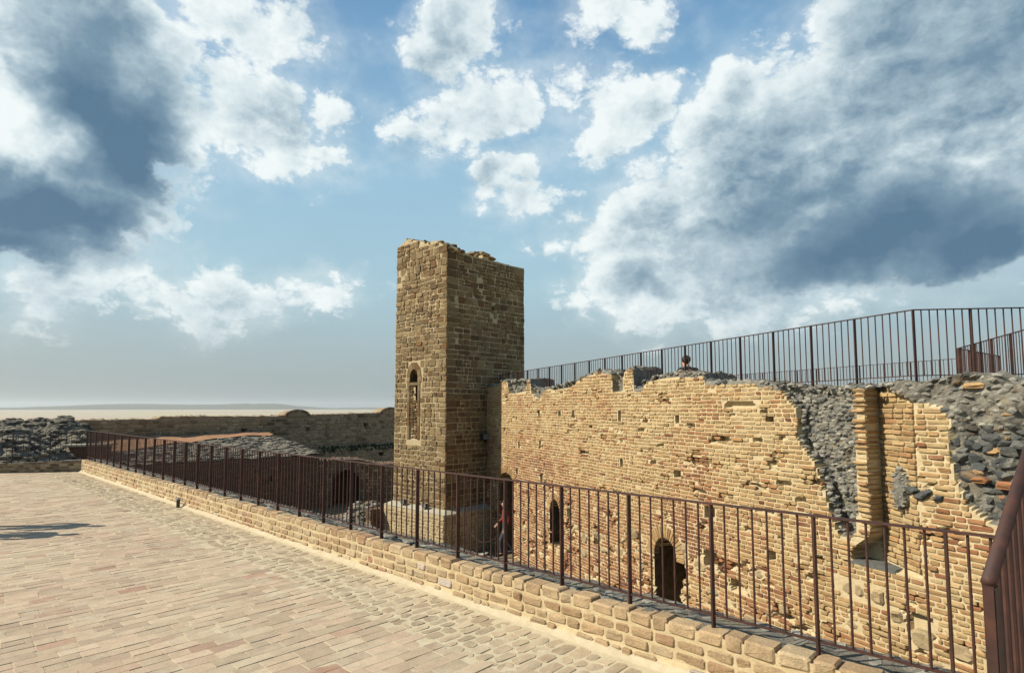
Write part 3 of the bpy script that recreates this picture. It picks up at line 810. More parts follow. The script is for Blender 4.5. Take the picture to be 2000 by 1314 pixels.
def build_wall():
    rng = random.Random(5)
    F = Frame(W_O, W_E)
    t = thing('brick_wall', (W_O.x + 3.2, W_O.y - 7, FLOOR), 'tall sunlit old brick wall with arched openings, right of the tower', 'wall')
    ss = set(frange(-0.4, 18.0, 0.042))
    for a in ARCHES:
        for e in (-a[1], a[1]): ss |= {a[0] + e - 0.004, a[0] + e + 0.004}
    for c, zc, w, h in HOLES: ss |= {c - w - 0.004, c - w + 0.004, c + w - 0.004, c + w + 0.004}
    for e in (CHASE_S0, CHASE_S0 - 0.30): ss |= {e - 0.004, e + 0.004}
    ss = sorted(ss); s2 = [ss[0]]
    for s in ss[1:]:
        if s - s2[-1] > 0.003: s2.append(s)
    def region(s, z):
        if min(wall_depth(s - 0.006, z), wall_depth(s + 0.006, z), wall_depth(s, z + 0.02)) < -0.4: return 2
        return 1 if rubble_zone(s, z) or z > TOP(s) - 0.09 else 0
    core = core_sheet(F, s2, FLOOR - 0.1, TOP, wall_depth, 150, 0.85, region, 2, 0.07)
    core.build('mortar_core', [MORTAR, RUBBLE_MORTAR, SHADED_CORE], t, recentre=False)
    dark = MB()
    bricks, stones = [], []
    CH = 0.073
    # large squared stones among the bricks of the lower part
    big = []
    for _ in range(70):
        s, k = rng.uniform(2.5, 15), rng.randrange(0, 27); z = FLOOR + k * CH
        w, h = rng.uniform(0.16, 0.3), CH * rng.choice((2, 2, 3))
        big.append((s, z, w, h))
    big += [(13.25, -0.60, .22, .2), (13.45, -0.62, .2, .2), (13.75, -0.62, .2, .2), (14.02, -0.80, .17, .17), (14.75, -1.0, .25, .2), (15.1, -1.1, .25, .22)]
    def blocked(s0, s1, z0, z1, m=0.0):
        zc = (z0 + z1) / 2
        for s in (s0 + 0.006, (s0 + s1) / 2, s1 - 0.006):
            for a in ARCHES:
                if arch_hit(s, zc, a, 0.0): return True
                if a[2] < zc and arch_hit(s, zc, (a[0], a[1], a[2], a[3], a[4], 0), 0.21): return True
            if in_poly(s, zc, BREAK) or rubble_zone(s, zc) or rubble_zone(s, z1): return True
            if zc > CHASE_Z - 0.03 and chase_left(zc) - 0.16 < s < CHASE_S1: return True
            for c, hz, w, h in HOLES:
                if abs(s - c) < w + 0.0 and abs(zc - hz) < h: return True
            for c, hz, w, h in GAPS:
                if abs(s - c) < w and abs(zc - hz) < h: return True
        return z1 > TOP((s0 + s1) / 2) - 0.015
    def hit_big(s0, s1, z0, z1):
        for s, z, w, h in big:
            if s0 < s + w and s1 > s and z0 < z + h - 0.01 and z1 > z + 0.01: return (s, z, w, h)
        return None
    def tone_at(s, z):
        red = 0.52 * max(0, fbm(s * 0.55, z * 0.8, 11)) + 0.34 * max(0, min(1, (1.0 - z) / 1.5)) * (0.45 + 0.55 * (s < 12.3))
        v = 0.22 + 0.13 * max(0, min(1, (9.5 - s) / 3)) + red + 0.25 * fbm(s * 1.3, z * 1.6, 31) + rng.gauss(0, 0.15)
        if rng.random() < 0.05: v = rng.uniform(0.7, 1.0)
        return min(1, max(0, v))
    nrow = int((3.0 - FLOOR) / CH)
    for r in range(nrow):
        z0 = FLOOR + r * CH + 0.006; z1 = z0 + CH - 0.018
        s = -0.3 + rng.uniform(0, 0.25)
        while s < 17.2:
            L = rng.choice((0.265, 0.25, 0.135, 0.14, 0.14, 0.20, 0.125, 0.17))
            s1 = s + L - 0.016; s_next = s + L
            hb = hit_big(s, s1, z0, z1)
            if hb:
                s = max(s + 0.05, hb[0] + hb[2] + 0.012) if s > hb[0] - 0.05 else s
                if s1 > hb[0] and s < hb[0]:
                    s1 = hb[0] - 0.012
                    if s1 - s < 0.05: s = hb[0] + hb[2] + 0.012; continue
                    L = s1 - s + 0.013; s_next = s + L
                else: continue
            wv = 0.010 * fbm(s * 0.7, z0 * 1.5, 4)
            spans = [(s, s1)]
            if blocked(s, s1, z0, z1):
                m = (s + s1) / 2
                spans = [q for q in ((s, m - 0.007), (m + 0.007, s1)) if not blocked(q[0], q[1], z0, z1)]
                if not spans:
                    w3 = (s1 - s) / 4
                    spans = [q for q in ((s, s + w3), (s1 - w3, s1)) if w3 > 0.035 and not blocked(q[0], q[1], z0, z1)]
            for s, s1 in spans:
                dm = damage((s + s1) / 2, (z0 + z1) / 2)
                fr = rng.uniform(-0.003, 0.007); skip = False; jit = 0.005; cut = 0.011
                if dm > 0:
                    q = rng.random()
                    if q < 0.32: skip = True
                    else: fr -= rng.uniform(0.0, 0.05); cut = 0.028; jit = 0.012
                elif dm > -0.12 and rng.random() < 0.35: cut = 0.026; fr -= rng.uniform(0, 0.015); jit = 0.01
                elif rng.random() < 0.02: fr += rng.uniform(0.01, 0.02)
                elif rng.random() < 0.006: skip = True
                if not skip:
                    j = lambda k=0.0035: rng.uniform(-k, k)
                    k2 = rng.uniform(0.003, 0.02) if rng.random() < 0.2 else 0
                    poly = [(s + j() + k2, z0 + wv + j()), (s1 + j(), z0 + wv + j()), (s1 + j() - k2, z1 + wv + j()), (s + j(), z1 + wv + j())]
                    bricks.append(block(F, poly, fr, 0.24 if in_poly(s1 + 0.10, (z0 + z1) / 2, RUB1) or in_poly(s1 + 0.10, (z0 + z1) / 2, RUB2) else (0.055 if dm < 0 else 0.10), 0.0075, cut, tone_at(s, z0), rng, jit, 0.003))
            s = s_next
    for s, z, w, h in big:
        if blocked(s, s + w, z, z + h): continue
        j = lambda k=0.02: rng.uniform(-k, k)
        poly = [(s + j(), z + j()), (s + w + j(), z + j()), (s + w + j(), z + h + j()), (s + j(), z + h + j())]
        stones.append(block(F, poly, rng.uniform(-0.015, 0.02), 0.1, 0.025, 0.045, rng.uniform(0.0, 0.4), rng, 0.02, 0.02))
    emit_vouss = []
    for (c, hw, sp, rise, bot, _d), nv, th in zip(ARCHES, (25, 15, 21), (0.22, 0.18, 0.24)):
        for i in range(nv):
            a0, a1 = math.pi * i / nv, math.pi * (i + 1) / nv
            p = []
            for aa, ro in ((a0 + .012, th), (a1 - .012, th), (a1 - .02, 0), (a0 + .02, 0)):
                px, pz = math.cos(aa), math.sin(aa)
                p.append((c + px * (hw + ro), sp + math.copysign(abs(pz) ** 0.92, pz) * (rise + ro)))
            p = p[::1]
            area = sum(p[k][0] * p[(k + 1) % 4][1] - p[(k + 1) % 4][0] * p[k][1] for k in range(4))
            if area < 0: p.reverse()
            emit_vouss.append(block(F, p, rng.uniform(0.0, 0.008), 0.14, 0.007, 0.007, min(1, max(0, 0.40 + rng.gauss(0, 0.17))), rng, 0.004, 0.002))
    emit(emit_vouss, 'arch_brick', 'arch_bricks', BRICK, t, 300)
    # pier edge beside the chase: stacked projecting bricks
    for r in range(nrow):
        z0 = FLOOR + r * CH + 0.006; z1 = z0 + CH - 0.016 - rng.uniform(0, 0.012)
        if z0 < CHASE_Z - 0.02 or z1 > TOP(13.7) - 0.01: continue
        cl = chase_left(z0)
        s0 = cl - rng.uniform(0.13, 0.2); s1 = cl + rng.uniform(0.004, 0.04)
        poly = [(s0, z0), (s1, z0 + rng.uniform(-.006, .006)), (s1 - rng.uniform(0, .02), z1), (s0, z1)]
        bricks.append(block(F, poly, rng.uniform(-0.02, 0.03), 0.28, 0.014, 0.02, min(1, max(0, 0.3 + rng.gauss(0, 0.18))), rng, 0.012, 0.006))
    # back of the chase, sloping out to the wall face
    FB = Frame(F(CHASE_S0, 0, -0.32), F.e * (CHASE_S1 - CHASE_S0) + F.n * 0.32); FB_LEN = math.hypot(CHASE_S1 - CHASE_S0, 0.32)
    for r in range(nrow):
        z0 = FLOOR + r * CH + 0.006; z1 = z0 + CH - 0.013
        if z0 < CHASE_Z or z1 > TOP(13.9) - 0.02: continue
        kx = (CHASE_S1 - CHASE_S0) / FB_LEN
        q = -0.03 - rng.uniform(0, .1) - (CHASE_S0 - chase_left(z0))
        while q < FB_LEN - 0.03:
            L = rng.choice((0.26, 0.14, 0.2, 0.25)); q1 = min(q + L - 0.013, FB_LEN - 0.004)
            if q1 - q < 0.04: break
            sm = CHASE_S0 + (q + q1) / 2 * kx
            if in_poly(sm, z0, PATCH) or rubble_zone(sm, z1): q += L; continue
            poly = [(q, z0), (q1, z0), (q1, z1), (q, z1)]
            bricks.append(block(FB, poly, rng.uniform(0.002, 0.022), 0.09, 0.008, 0.012, min(1, max(0, 0.28 + rng.gauss(0, 0.18))), rng, 0.006, 0.003)); q += L
    # odd bricks caught in the rubble
    for _ in range(30):
        s, z = rng.uniform(12.4, 16.4), rng.uniform(0.5, 2.4)
        if (in_poly(s, z, RUB1) and rng.random() < 0.25) or (in_poly(s, z, RUB2) and z < TOP(s) - 0.08):
            w, h = rng.uniform(0.06, 0.12), rng.uniform(0.03, 0.045)
            d = wall_depth(s, z)
            poly = [(s - w, z - h), (s + w, z - h), (s + w, z + h), (s - w, z + h)]
            bricks.append(block(F, poly, d + rng.uniform(0.04, 0.09), 0.12, 0.015, 0.03, rng.uniform(0.2, 0.8), rng, 0.015, 0.008))
    emit(bricks, 'brick', 'bricks', BRICK, t, 300, True)
    # dark field stones of the exposed core
    rocks = []
    def scatter(s0, s1, z0, z1, step, test, big_r, tones, sub):
        z = z0
        while z < z1:
            s = s0 + rng.uniform(0, step)
            while s < s1:
                a, c = s + rng.uniform(-.4, .4) * step, z + rng.uniform(-.4, .4) * step
                if test(a, c) and rng.random() < 0.94:
                    r = big_r * rng.uniform(0.6, 1.35); d = wall_depth(a, min(c, TOP(a) - 0.01))
                    rocks.append(wall_rock(F, a, c, d + r * rng.uniform(-0.6, 0.05), r * rng.uniform(0.9, 1.5), r * rng.uniform(0.6, 0.95), r * 0.85, rng, min(1, max(0, rng.choice(tones) + rng.uniform(-.07, .07))), sub))
                s += step * rng.uniform(0.85, 1.2)
            z += step * 0.82
    dk = (0.5, 0.55, 0.6, 0.7, 0.75, 0.3, 0.4, 0.1)
    scatter(12.1, 13.7, 0.1, 2.36, 0.068, lambda s, z: in_poly(s, z, RUB1) and z < TOP(s), 0.047, (0.3, 0.4, 0.5, 0.25, 0.2, 0.1, 0.6, 0.05, 0.15), 1)
    scatter(14.85, 16.6, 0.5, 1.8, 0.118, lambda s, z: in_poly(s, z, RUB2), 0.078, (0.6, 0.7, 0.75, 0.8, 0.5, 0.4, 0.65, 0.3, 0.88, 0.72, 0.6, 0.78), 2)
    scatter(14.1, 16.8, 1.7, 2.5, 0.105, lambda s, z: in_poly(s, z, RUB2) and z < TOP(s) + 0.01, 0.045, (0.12, 0.1, 0.2, 0.15, 0.3, 0.55, 0.88, 0.25), 1)
    scatter(14.05, 14.4, 0.6, 1.25, 0.06, lambda s, z: in_poly(s, z, PATCH), 0.03, (0.1, 0.15, 0.25, 0.3), 1)
    scatter(1.3, 12.2, 2.1, 3.0, 0.10, lambda s, z: rubble_zone(s, z) and z < TOP(s) - 0.02, 0.055, (0.12, 0.2, 0.3, 0.45, 0.55, 0.88, 0.25), 1)
    edge1 = [(12.40, 2.33), (12.70, 2.02), (12.70, 1.54), (12.98, 1.21), (13.12, 0.85), (13.20, 0.51), (13.33, 0.20)]
    for (sa, za), (sb, zb) in zip(edge1, edge1[1:]):
        for k in range(int(math.hypot(sb - sa, zb - za) / 0.028)):
            u = rng.random(); r = rng.uniform(0.03, 0.055)
            rocks.append(wall_rock(F, sa + (sb - sa) * u + rng.uniform(0.015, 0.06), za + (zb - za) * u, rng.uniform(-0.15, -0.05), r * 1.2, r * 0.8, r, rng, rng.choice((0.1, 0.2, 0.3, 0.45, 0.55)), 1))
    for sx, zx, w in ((14.36, 0.99, .12), (14.56, 0.96, .11), (14.70, 0.92, .10), (14.47, 0.92, .08)):
        rocks.append(wall_rock(F, sx, zx, 0.0, w * 0.9, 0.05, 0.06, rng, 0.68, 2))
    s = -0.2
    while s < 17:
        for k in range(4):
            h = -0.05 - 0.2 * k + rng.uniform(-.07, .05); r = rng.uniform(0.03, 0.075)
            rocks.append(wall_rock(F, s + rng.uniform(-.05, .05), TOP(s) + rng.uniform(-.05, 0.005), h, r * 1.3, r * 0.75, r, rng, min(1, max(0, rng.choice((0.05, 0.1, 0.15, 0.25, 0.3, 0.4, 0.5, 0.65)) + rng.uniform(-.06, .06))), 1))
        s += 0.105
    emit(rocks, 'rubble_stone', 'rubble_stones', SLATE, t, 300, True)
    emit(stones, 'squared_stone', 'squared_stones', SANDSTONE_LIGHT, t, 300, True)
    # sill slab at the foot of the chase
    b = bevel_box(F, CHASE_S0 - 0.34, CHASE_S0 + 0.34, CHASE_Z - 0.05, CHASE_Z + 0.02, -0.36, -0.004, 0.012)
    b.build('sill', SILL_GREY, t)
SANDSTONE_LIGHT = masonry_mat('light_sandstone', [(0.0, (0.44, 0.34, 0.20)), (0.5, (0.36, 0.26, 0.145)), (1.0, (0.26, 0.18, 0.10))], (0.5, 0.4, 0.25), 0.5, 0.9, 1.0)
build_wall()

# upper terrace behind the wall: body and floor
def build_upper():
    F = Frame(W_O, W_E)
    b = MB()
    v = [F(1.2, 0, -0.86), F(18.5, 0, -0.86), F(18.5, 0, -9), F(1.2, 0, -9)]
    vs = [(p[0], p[1], z) for z in (FLOOR - 0.3, 2.24) for p in v]
    b.add(vs, [(0, 1, 2, 3), (7, 6, 5, 4), (0, 4, 5, 1), (1, 5, 6, 2), (2, 6, 7, 3), (3, 7, 4, 0)])
    o = b.build('upper_terrace', PLASTER, recentre=False); o['kind'] = 'structure'
build_upper()
build_railing('distant dark railing across the upper terrace, behind the wall top railing', 'rusty railings', [(8.1, 21.6, 2.24, 3.24), (10.85, 14.2, 2.24, 3.24)], 0.74)
build_railing('dark stair railing rising at the right edge behind the wall', 'rusty railings', [(9.85, 12.9, 2.24, 3.36), (9.0, 10.2, 2.24, 3.42)], 0.74)
build_railing('short dark railing meeting the stair railing at an angle, far right', 'rusty railings', [(9.85, 12.95, 2.24, 3.36), (12.2, 14.7, 2.24, 3.34)], 0.74)

# ------------------------------------------------------------------ tower
def build_tower():
    rng = random.Random(17)
    A = TW_A; er = Vector((0.691, 0.723, 0)).normalized(); el = Vector((-0.723, 0.691, 0)).normalized()
    WR, WL = 3.82, 2.90
    t = thing('stone_tower', tuple(A + er * WR / 2 + el * WL / 2 + Vector((0, 0, FLOOR))), 'tall square stone tower with ragged top and small arched window', 'tower')
    topR = lerp_prof([(0, 7.40), (0.3, 7.38), (0.62, 7.46), (0.68, 7.37), (1.2, 7.34), (1.6, 7.33), (2.4, 7.36), (3.0, 7.34), (3.82, 7.36)])
    topL = lerp_prof([(-2.9, 7.93), (-2.55, 8.06), (-2.25, 8.17), (-2.0, 8.08), (-1.5, 7.93), (-1.1, 7.82), (-0.7, 7.80), (-0.45, 7.70), (-0.2, 7.52), (0, 7.40)])
    FR = Frame(A, er); FL = Frame(A, -el)
    Z0 = -1.45
    WIN = (-1.77, 0.215, 3.12, 0.26, 2.93)          # centre, half width, spring, rise, bottom of the arched light
    def deepL(s, z):
        c, hw, sp, ri, bot = WIN
        x = abs(s - c) / hw
        if x < 1 and bot < z and (z < sp or (z - sp) / ri < math.sqrt(1 - x * x)): return 2
        if -1.72 < s < c + hw and 2.28 < z < 2.82: return 2
        if x < 1 and 0.95 < z < 2.82: return 1
        return 0
    def depL(s, z):
        k = deepL(s, z)
        if k == 2: return -0.85
        if k == 1: return -0.05 + 0.015 * fbm(s * 8, z * 8, 2)
        d = -0.012 + 0.005 * fbm(s * 6, z * 6, 3)
        if z > topL(s) - 2.6: d -= 0.06 * max(0, fbm(s * 1.7, z * 1.7, 8))
        return d
    holesR = [(2.2, 5.55, .09, .12), (2.3, 5.35, .06, .1), (2.85, 4.65, .05, .07), (3.0, 3.35, .05, .06), (1.5, 6.75, .08, .07), (0.33, 4.25, .03, .03)]
    def depR(s, z):
        for c, zc, w, h in holesR:
            if abs(s - c) < w and abs(z - zc) < h: return -0.22
        return -0.012 + 0.005 * fbm(s * 6, z * 6, 13) - (0.06 * max(0, fbm(s * 1.7, z * 1.7, 8)) if z > topR(s) - 2.6 else 0)
    ssL = sorted(set(frange(-2.9, -0.035, 0.05)) | {WIN[0] - WIN[1] - .004, WIN[0] - WIN[1] + .004, WIN[0] + WIN[1] - .004, WIN[0] + WIN[1] + .004, -1.724, -1.716})
    core_sheet(FL, ssL, Z0, topL, depL, 170, 0.9, lambda s, z: 1 if max(deepL(s - .006, z), deepL(s + .006, z)) == 2 else 0, 1, 0.08).build('mortar_core', [TOWER_MORTAR, SHADED_CORE], t, recentre=False)
    core_sheet(FR, frange(0.035, WR, 0.06), Z0, topR, depR, 150, 0.9, None, 1, 0.08).build('mortar_core', TOWER_MORTAR, t, recentre=False)
    # rear walls and the shaft
    bk = MB()
    for F, s0, s1, h0, h1, tp in ((Frame(A + el * WL, er), 0.02, WR - 0.02, 0.02, 0.82, 7.33), (Frame(A + er * WR, -el), -WL + 0.85, -0.85, -0.02, -0.82, 7.26)):
        b2 = box_mb(F, s0, s1, Z0, tp, min(h0, h1), max(h0, h1)); bk.merge(b2)
    bk.build('rear_wall', TOWER_MORTAR, t, recentre=False)
    stones = []
    def lay(F, s0, s1, topf, skip, corner, tonebase, quoin_at):
        z = Z0; row = 0
        while z < 8.2:
            h = rng.uniform(0.14, 0.215)
            if rng.random() < 0.12: h = 0.26
            tex = fbm(z * 0.7, 3.3, tonebase * 9)
            s = s0 + rng.uniform(0.0, 0.02)
            while s < s1 - 0.03:
                small = fbm(s * 0.9, z * 0.9, 44) > 0.12
                L = rng.uniform(0.13, 0.26) if small else rng.uniform(0.2, 0.42)
                near_q = (s1 - s < 0.55) if quoin_at == 1 else (s - s0 < 0.05)
                if near_q: L = rng.choice((0.32, 0.5, 0.42))
                if s + L > s1 - 0.12: L = s1 - s
                e = s + L; e_next = e
                zc = z + h / 2; sc = (s + e) / 2
                spans = [(s, e)]
                if skip(s, e, z, z + h):
                    w4 = (e - s) / 4
                    for pp in (((s, e - w4), (s + w4, e)), ((s, s + 2 * w4), (e - 2 * w4, e)), ((s, s + w4), (e - w4, e))):
                        spans = [x for x in pp if x[1] - x[0] > 0.06 and not skip(x[0], x[1], z, z + h)]
                        if spans: break
                for s, e in spans[:1] if z + h < topf(sc) else ():
                    g = 0.0125
                    def one(za, zb, sa, sb):
                        j = lambda k=0.010: rng.uniform(-k, k)
                        xa = sa + g + j(); xb = sb - g + j()
                        if quoin_at == 1 and sb >= s1 - 1e-4: xb = s1 - 0.012
                        if quoin_at == 0 and sa <= s0 + 0.03: xa = s0 + 0.004
                        poly = [(xa, za + g + j()), (xb, za + g + j()), (xb, zb - g + j()), (xa, zb - g + j())]
                        tn = 0.34 + tonebase + 0.34 * fbm(sc * 0.8, zc * 0.5, 61) + rng.gauss(0, 0.15)
                        if rng.random() < 0.06: tn = rng.uniform(0.86, 0.96)
                        ragged = 0.05 * max(0, fbm(sc * 1.7, zc * 1.7, 8)) if zc > topf(sc) - 2.2 else 0
                        stones.append(block(F, poly, rng.uniform(0.0, 0.018) - ragged, 0.13, 0.010, 0.022 if not near_q else 0.014, min(1, max(0, tn)), rng, 0.010, 0.008))
                    if h > 0.2 and rng.random() < 0.5 and not near_q and L < 0.3:
                        one(z, z + h / 2, s, e); one(z + h / 2, z + h, s, e)
                    else: one(z, z + h, s, e)
                s = e_next
            z += h; row += 1
    def skipL(s0, s1, z0, z1):
        for a in (s0 + .005, (s0 + s1) / 2, s1 - .005):
            for b in (z0 + .03, z1 - .03):
                if deepL(a, b): return True
                if -2.15 < a < -1.40 and 0.93 < b < 2.95: return True
                if -2.21 < a < -1.33 and 2.9 < b < 3.15: return True
                if b > 3.1 and math.hypot((a + 1.77) / 0.44, (b - 3.12) / 0.54) < 1: return True
        return False
    def skipR(s0, s1, z0, z1):
        for c, zc, w, h in holesR:
            if s0 < c + w and s1 > c - w and z0 < zc + h and z1 > zc - h and abs((s0 + s1) / 2 - c) < w + 0.06: return True
        return False
    lay(FL, -2.9, 0.0, topL, skipL, 0, 0.0, 1)
    lay(FR, 0.0, WR, topR, skipR, 0, 0.10, 0)  # side away from the sun: darker stones, shade put into their tone
    # rough infill in the blocked light
    z = 0.97
    while z < 2.8:
        h = rng.uniform(0.08, 0.16)
        s = -1.97
        while s < -1.57:
            L = rng.uniform(0.12, 0.25); e = min(s + L, -1.565)
            if not deepL(s + .03, z + h / 2) == 2 and not deepL(e - .03, z + h / 2) == 2:
                stones.append(block(FL, [(s, z + .008), (e - .015, z + .008), (e - .015, z + h - .006), (s, z + h - .006)], -0.018 + rng.uniform(-.025, .02), 0.1, 0.014, 0.022, rng.uniform(0.4, 0.95), rng, 0.02, 0.01))
            s = e + 0.001 if e < -1.566 else 0
        z += h
    # dressed window frame
    fr = []
    z = 0.95
    for hh in (0.46, 0.34, 0.52, 0.36, 0.4):
        for s0, s1 in ((-2.145, -1.995), (-1.545, -1.405)):
            fr.append(block(FL, [(s0, z + .006), (s1, z + .006), (s1, z + hh - .006), (s0, z + hh - .006)], 0.012, 0.16, 0.008, 0.01, rng.choice((0.3, 0.5, 0.9, 0.65, 0.92)), rng, 0.004, 0.003))
        z += hh
    win = block(FL, [(-2.145, 2.825), (-1.405, 2.825), (-1.405, 2.935), (-2.145, 2.935)], 0.014, 0.2, 0.008, 0.01, 0.45, rng, 0.003, 0.002).build('window_transom', SANDSTONE, t)
    for s0, s1 in ((-2.2, -1.995), (-1.545, -1.34)):
        fr.append(block(FL, [(s0, 2.945), (s1, 2.945), (s1, 3.13), (s0, 3.13)], 0.012, 0.16, 0.008, 0.01, rng.choice((0.2, 0.9)), rng, 0.004, 0.003))
    c, hw, sp, ri, bot = WIN
    for i in range(5):
        a0, a1 = math.pi * i / 5, math.pi * (i + 1) / 5
        p = [(c + math.cos(a0) * (hw + .21), sp + .02 + math.sin(a0) * (ri + .26)), (c + math.cos(a1) * (hw + .21), sp + .02 + math.sin(a1) * (ri + .26)), (c + math.cos(a1) * hw, sp + .02 + math.sin(a1) * ri), (c + math.cos(a0) * hw, sp + .02 + math.sin(a0) * ri)]
        fr.append(block(FL, p, 0.012, 0.16, 0.008, 0.008, (0.4, 0.9, 0.5, 0.4, 0.6)[i], rng, 0.004, 0.003))
    emit(fr, 'window_stone', 'window_stones', SANDSTONE, win, 300, True)
    # ragged stones on the top edge
    tops = []
    for F, s0, s1, tf in ((FL, -2.85, -0.05, topL), (FR, 0.1, WR - 0.1, topR)):
        s = s0
        while s < s1:
            L = rng.uniform(0.16, 0.30)
            for k in range(3):
                h = -0.10 - 0.26 * k + rng.uniform(-.05, .03); r = rng.uniform(0.07, 0.12)
                tops.append(wall_rock(F, s + L / 2, tf(s + L / 2) - 0.03 + rng.uniform(-.03, .03), h - 0.02, L * 0.52, r * 0.7, 0.12, rng, rng.uniform(0.1, 0.7), 2))
            s += L
    FB = Frame(A + er * (WR - 0.3), -el)                                   # higher stump of the rear corner
    box_mb(FB, -WL + 0.1, -WL + 1.0, 7.0, 8.16, -0.5, 0.1).build('rear_stump', TOWER_MORTAR, t)
    for _ in range(150):
        s = -WL + rng.uniform(0.0, 1.15); zt = 8.42 - 0.55 * max(0, s + WL - 0.6); z = rng.uniform(7.4, zt)
        tops.append(wall_rock(FB, s, z, rng.uniform(-0.4, 0.14), rng.uniform(.1, .18), rng.uniform(.06, .09), .14, rng, rng.uniform(0, 0.5), 2))
    emit(tops, 'top_stone', 'top_stones', SANDSTONE, t, 300, True)
    emit(stones, 'stone', 'stones', SANDSTONE, t, 300, True)
    # plinth
    p = thing('stone_plinth', tuple(A + Vector((0, -0.5, FLOOR))), 'wide stone plinth round the foot of the square tower', 'plinth')
    n = (er * -1 + el * -1)
    C = A + n * 0.345
    pst = []
    for F, s0, s1 in ((Frame(C, er), 0, 2.55), (Frame(C, -el), -3.35, 0)):
        core_sheet(F, frange(s0 + (0.03 if s0 == 0 else 0), s1 - (0.03 if s1 == 0 else 0), 0.07), FLOOR - 0.1, lambda s: -1.36, lambda s, z: -0.012 + 0.012 * fbm(s * 5, z * 5, 3), 24, 0.33, None, 1, 0.0).build('mortar_core', TOWER_MORTAR, p, recentre=False)
        z = FLOOR
        while z < -1.5:
            h = rng.uniform(0.1, 0.16); s = s0
            while s < s1 - 0.05:
                L = rng.uniform(0.14, 0.34); e = min(s + L, s1)
                j = lambda k=0.01: rng.uniform(-k, k)
                if e - s > 0.06 and z + h < -1.38:
                    pst.append(block(F, [(s + .008 + j(), z + .008 + j()), (e - .012 + j() * .2, z + .008 + j()), (e - .012 + j() * .2, z + h - .008 + j()), (s + .008 + j(), z + h - .008 + j())], rng.uniform(-.008, .006), 0.09, 0.016, 0.024, min(1, max(0, 0.2 + rng.gauss(0, 0.18))), rng, 0.008, 0.005))
                s = e
            z += h
    # sloping mortar skirt on top
    sk = MB()
    o = [C - er * 0 + el * 3.36, C, C + er * 2.56]; i_ = [A + el * 2.92, A, A + er * 2.2]
    vs = []
    for a, b in zip(o, i_): vs += [(a.x, a.y, -1.355), (b.x, b.y, -1.25), (b.x, b.y, -1.45)]
    sk.add(vs, [(0, 3, 4, 1), (3, 6, 7, 4)]); sk.build('mortar_skirt', PLASTER, p, recentre=False)
    emit(pst, 'stone', 'stones', SANDSTONE_LIGHT, p, 300, True)
    # small floodlights
    def flood(name, pos, ax, label, sc=1.0):
        q = thing(name, pos, label, 'floodlight', 'floodlights at the tower')
        F = Frame(Vector(pos), ax)
        bevel_box(F, -.11 * sc, .11 * sc, .06 * sc, .2 * sc, -.05 * sc, .05 * sc, .012 * sc).build('lamp_body', BLACK_METAL, q)
        bevel_box(F, -.10 * sc, .10 * sc, .07 * sc, .19 * sc, .051 * sc, .06 * sc, .003).build('lamp_glass', GREY_METAL, q)
        bevel_box(F, -.02 * sc, .02 * sc, 0, .07 * sc, -.02 * sc, .02 * sc, .004).build('bracket', BLACK_METAL, q)
    a = A + el * 2.2 + n * 0.2; flood('floodlight', (a.x, a.y, -1.31), tuple(-el), 'small floodlight on the sunlit ledge of the plinth, under the window')
    a = A + el * 1.0 + n * 0.2; flood('floodlight', (a.x, a.y, -1.31), tuple(-el), 'small floodlight on the plinth ledge nearest the tower corner')
    a = A + er * 1.62 - el * 0.16; flood('floodlight', (a.x, a.y, 0.86), tuple(er), 'black floodlight fixed high on the shaded tower side near the brick wall', 1.5)
build_tower()

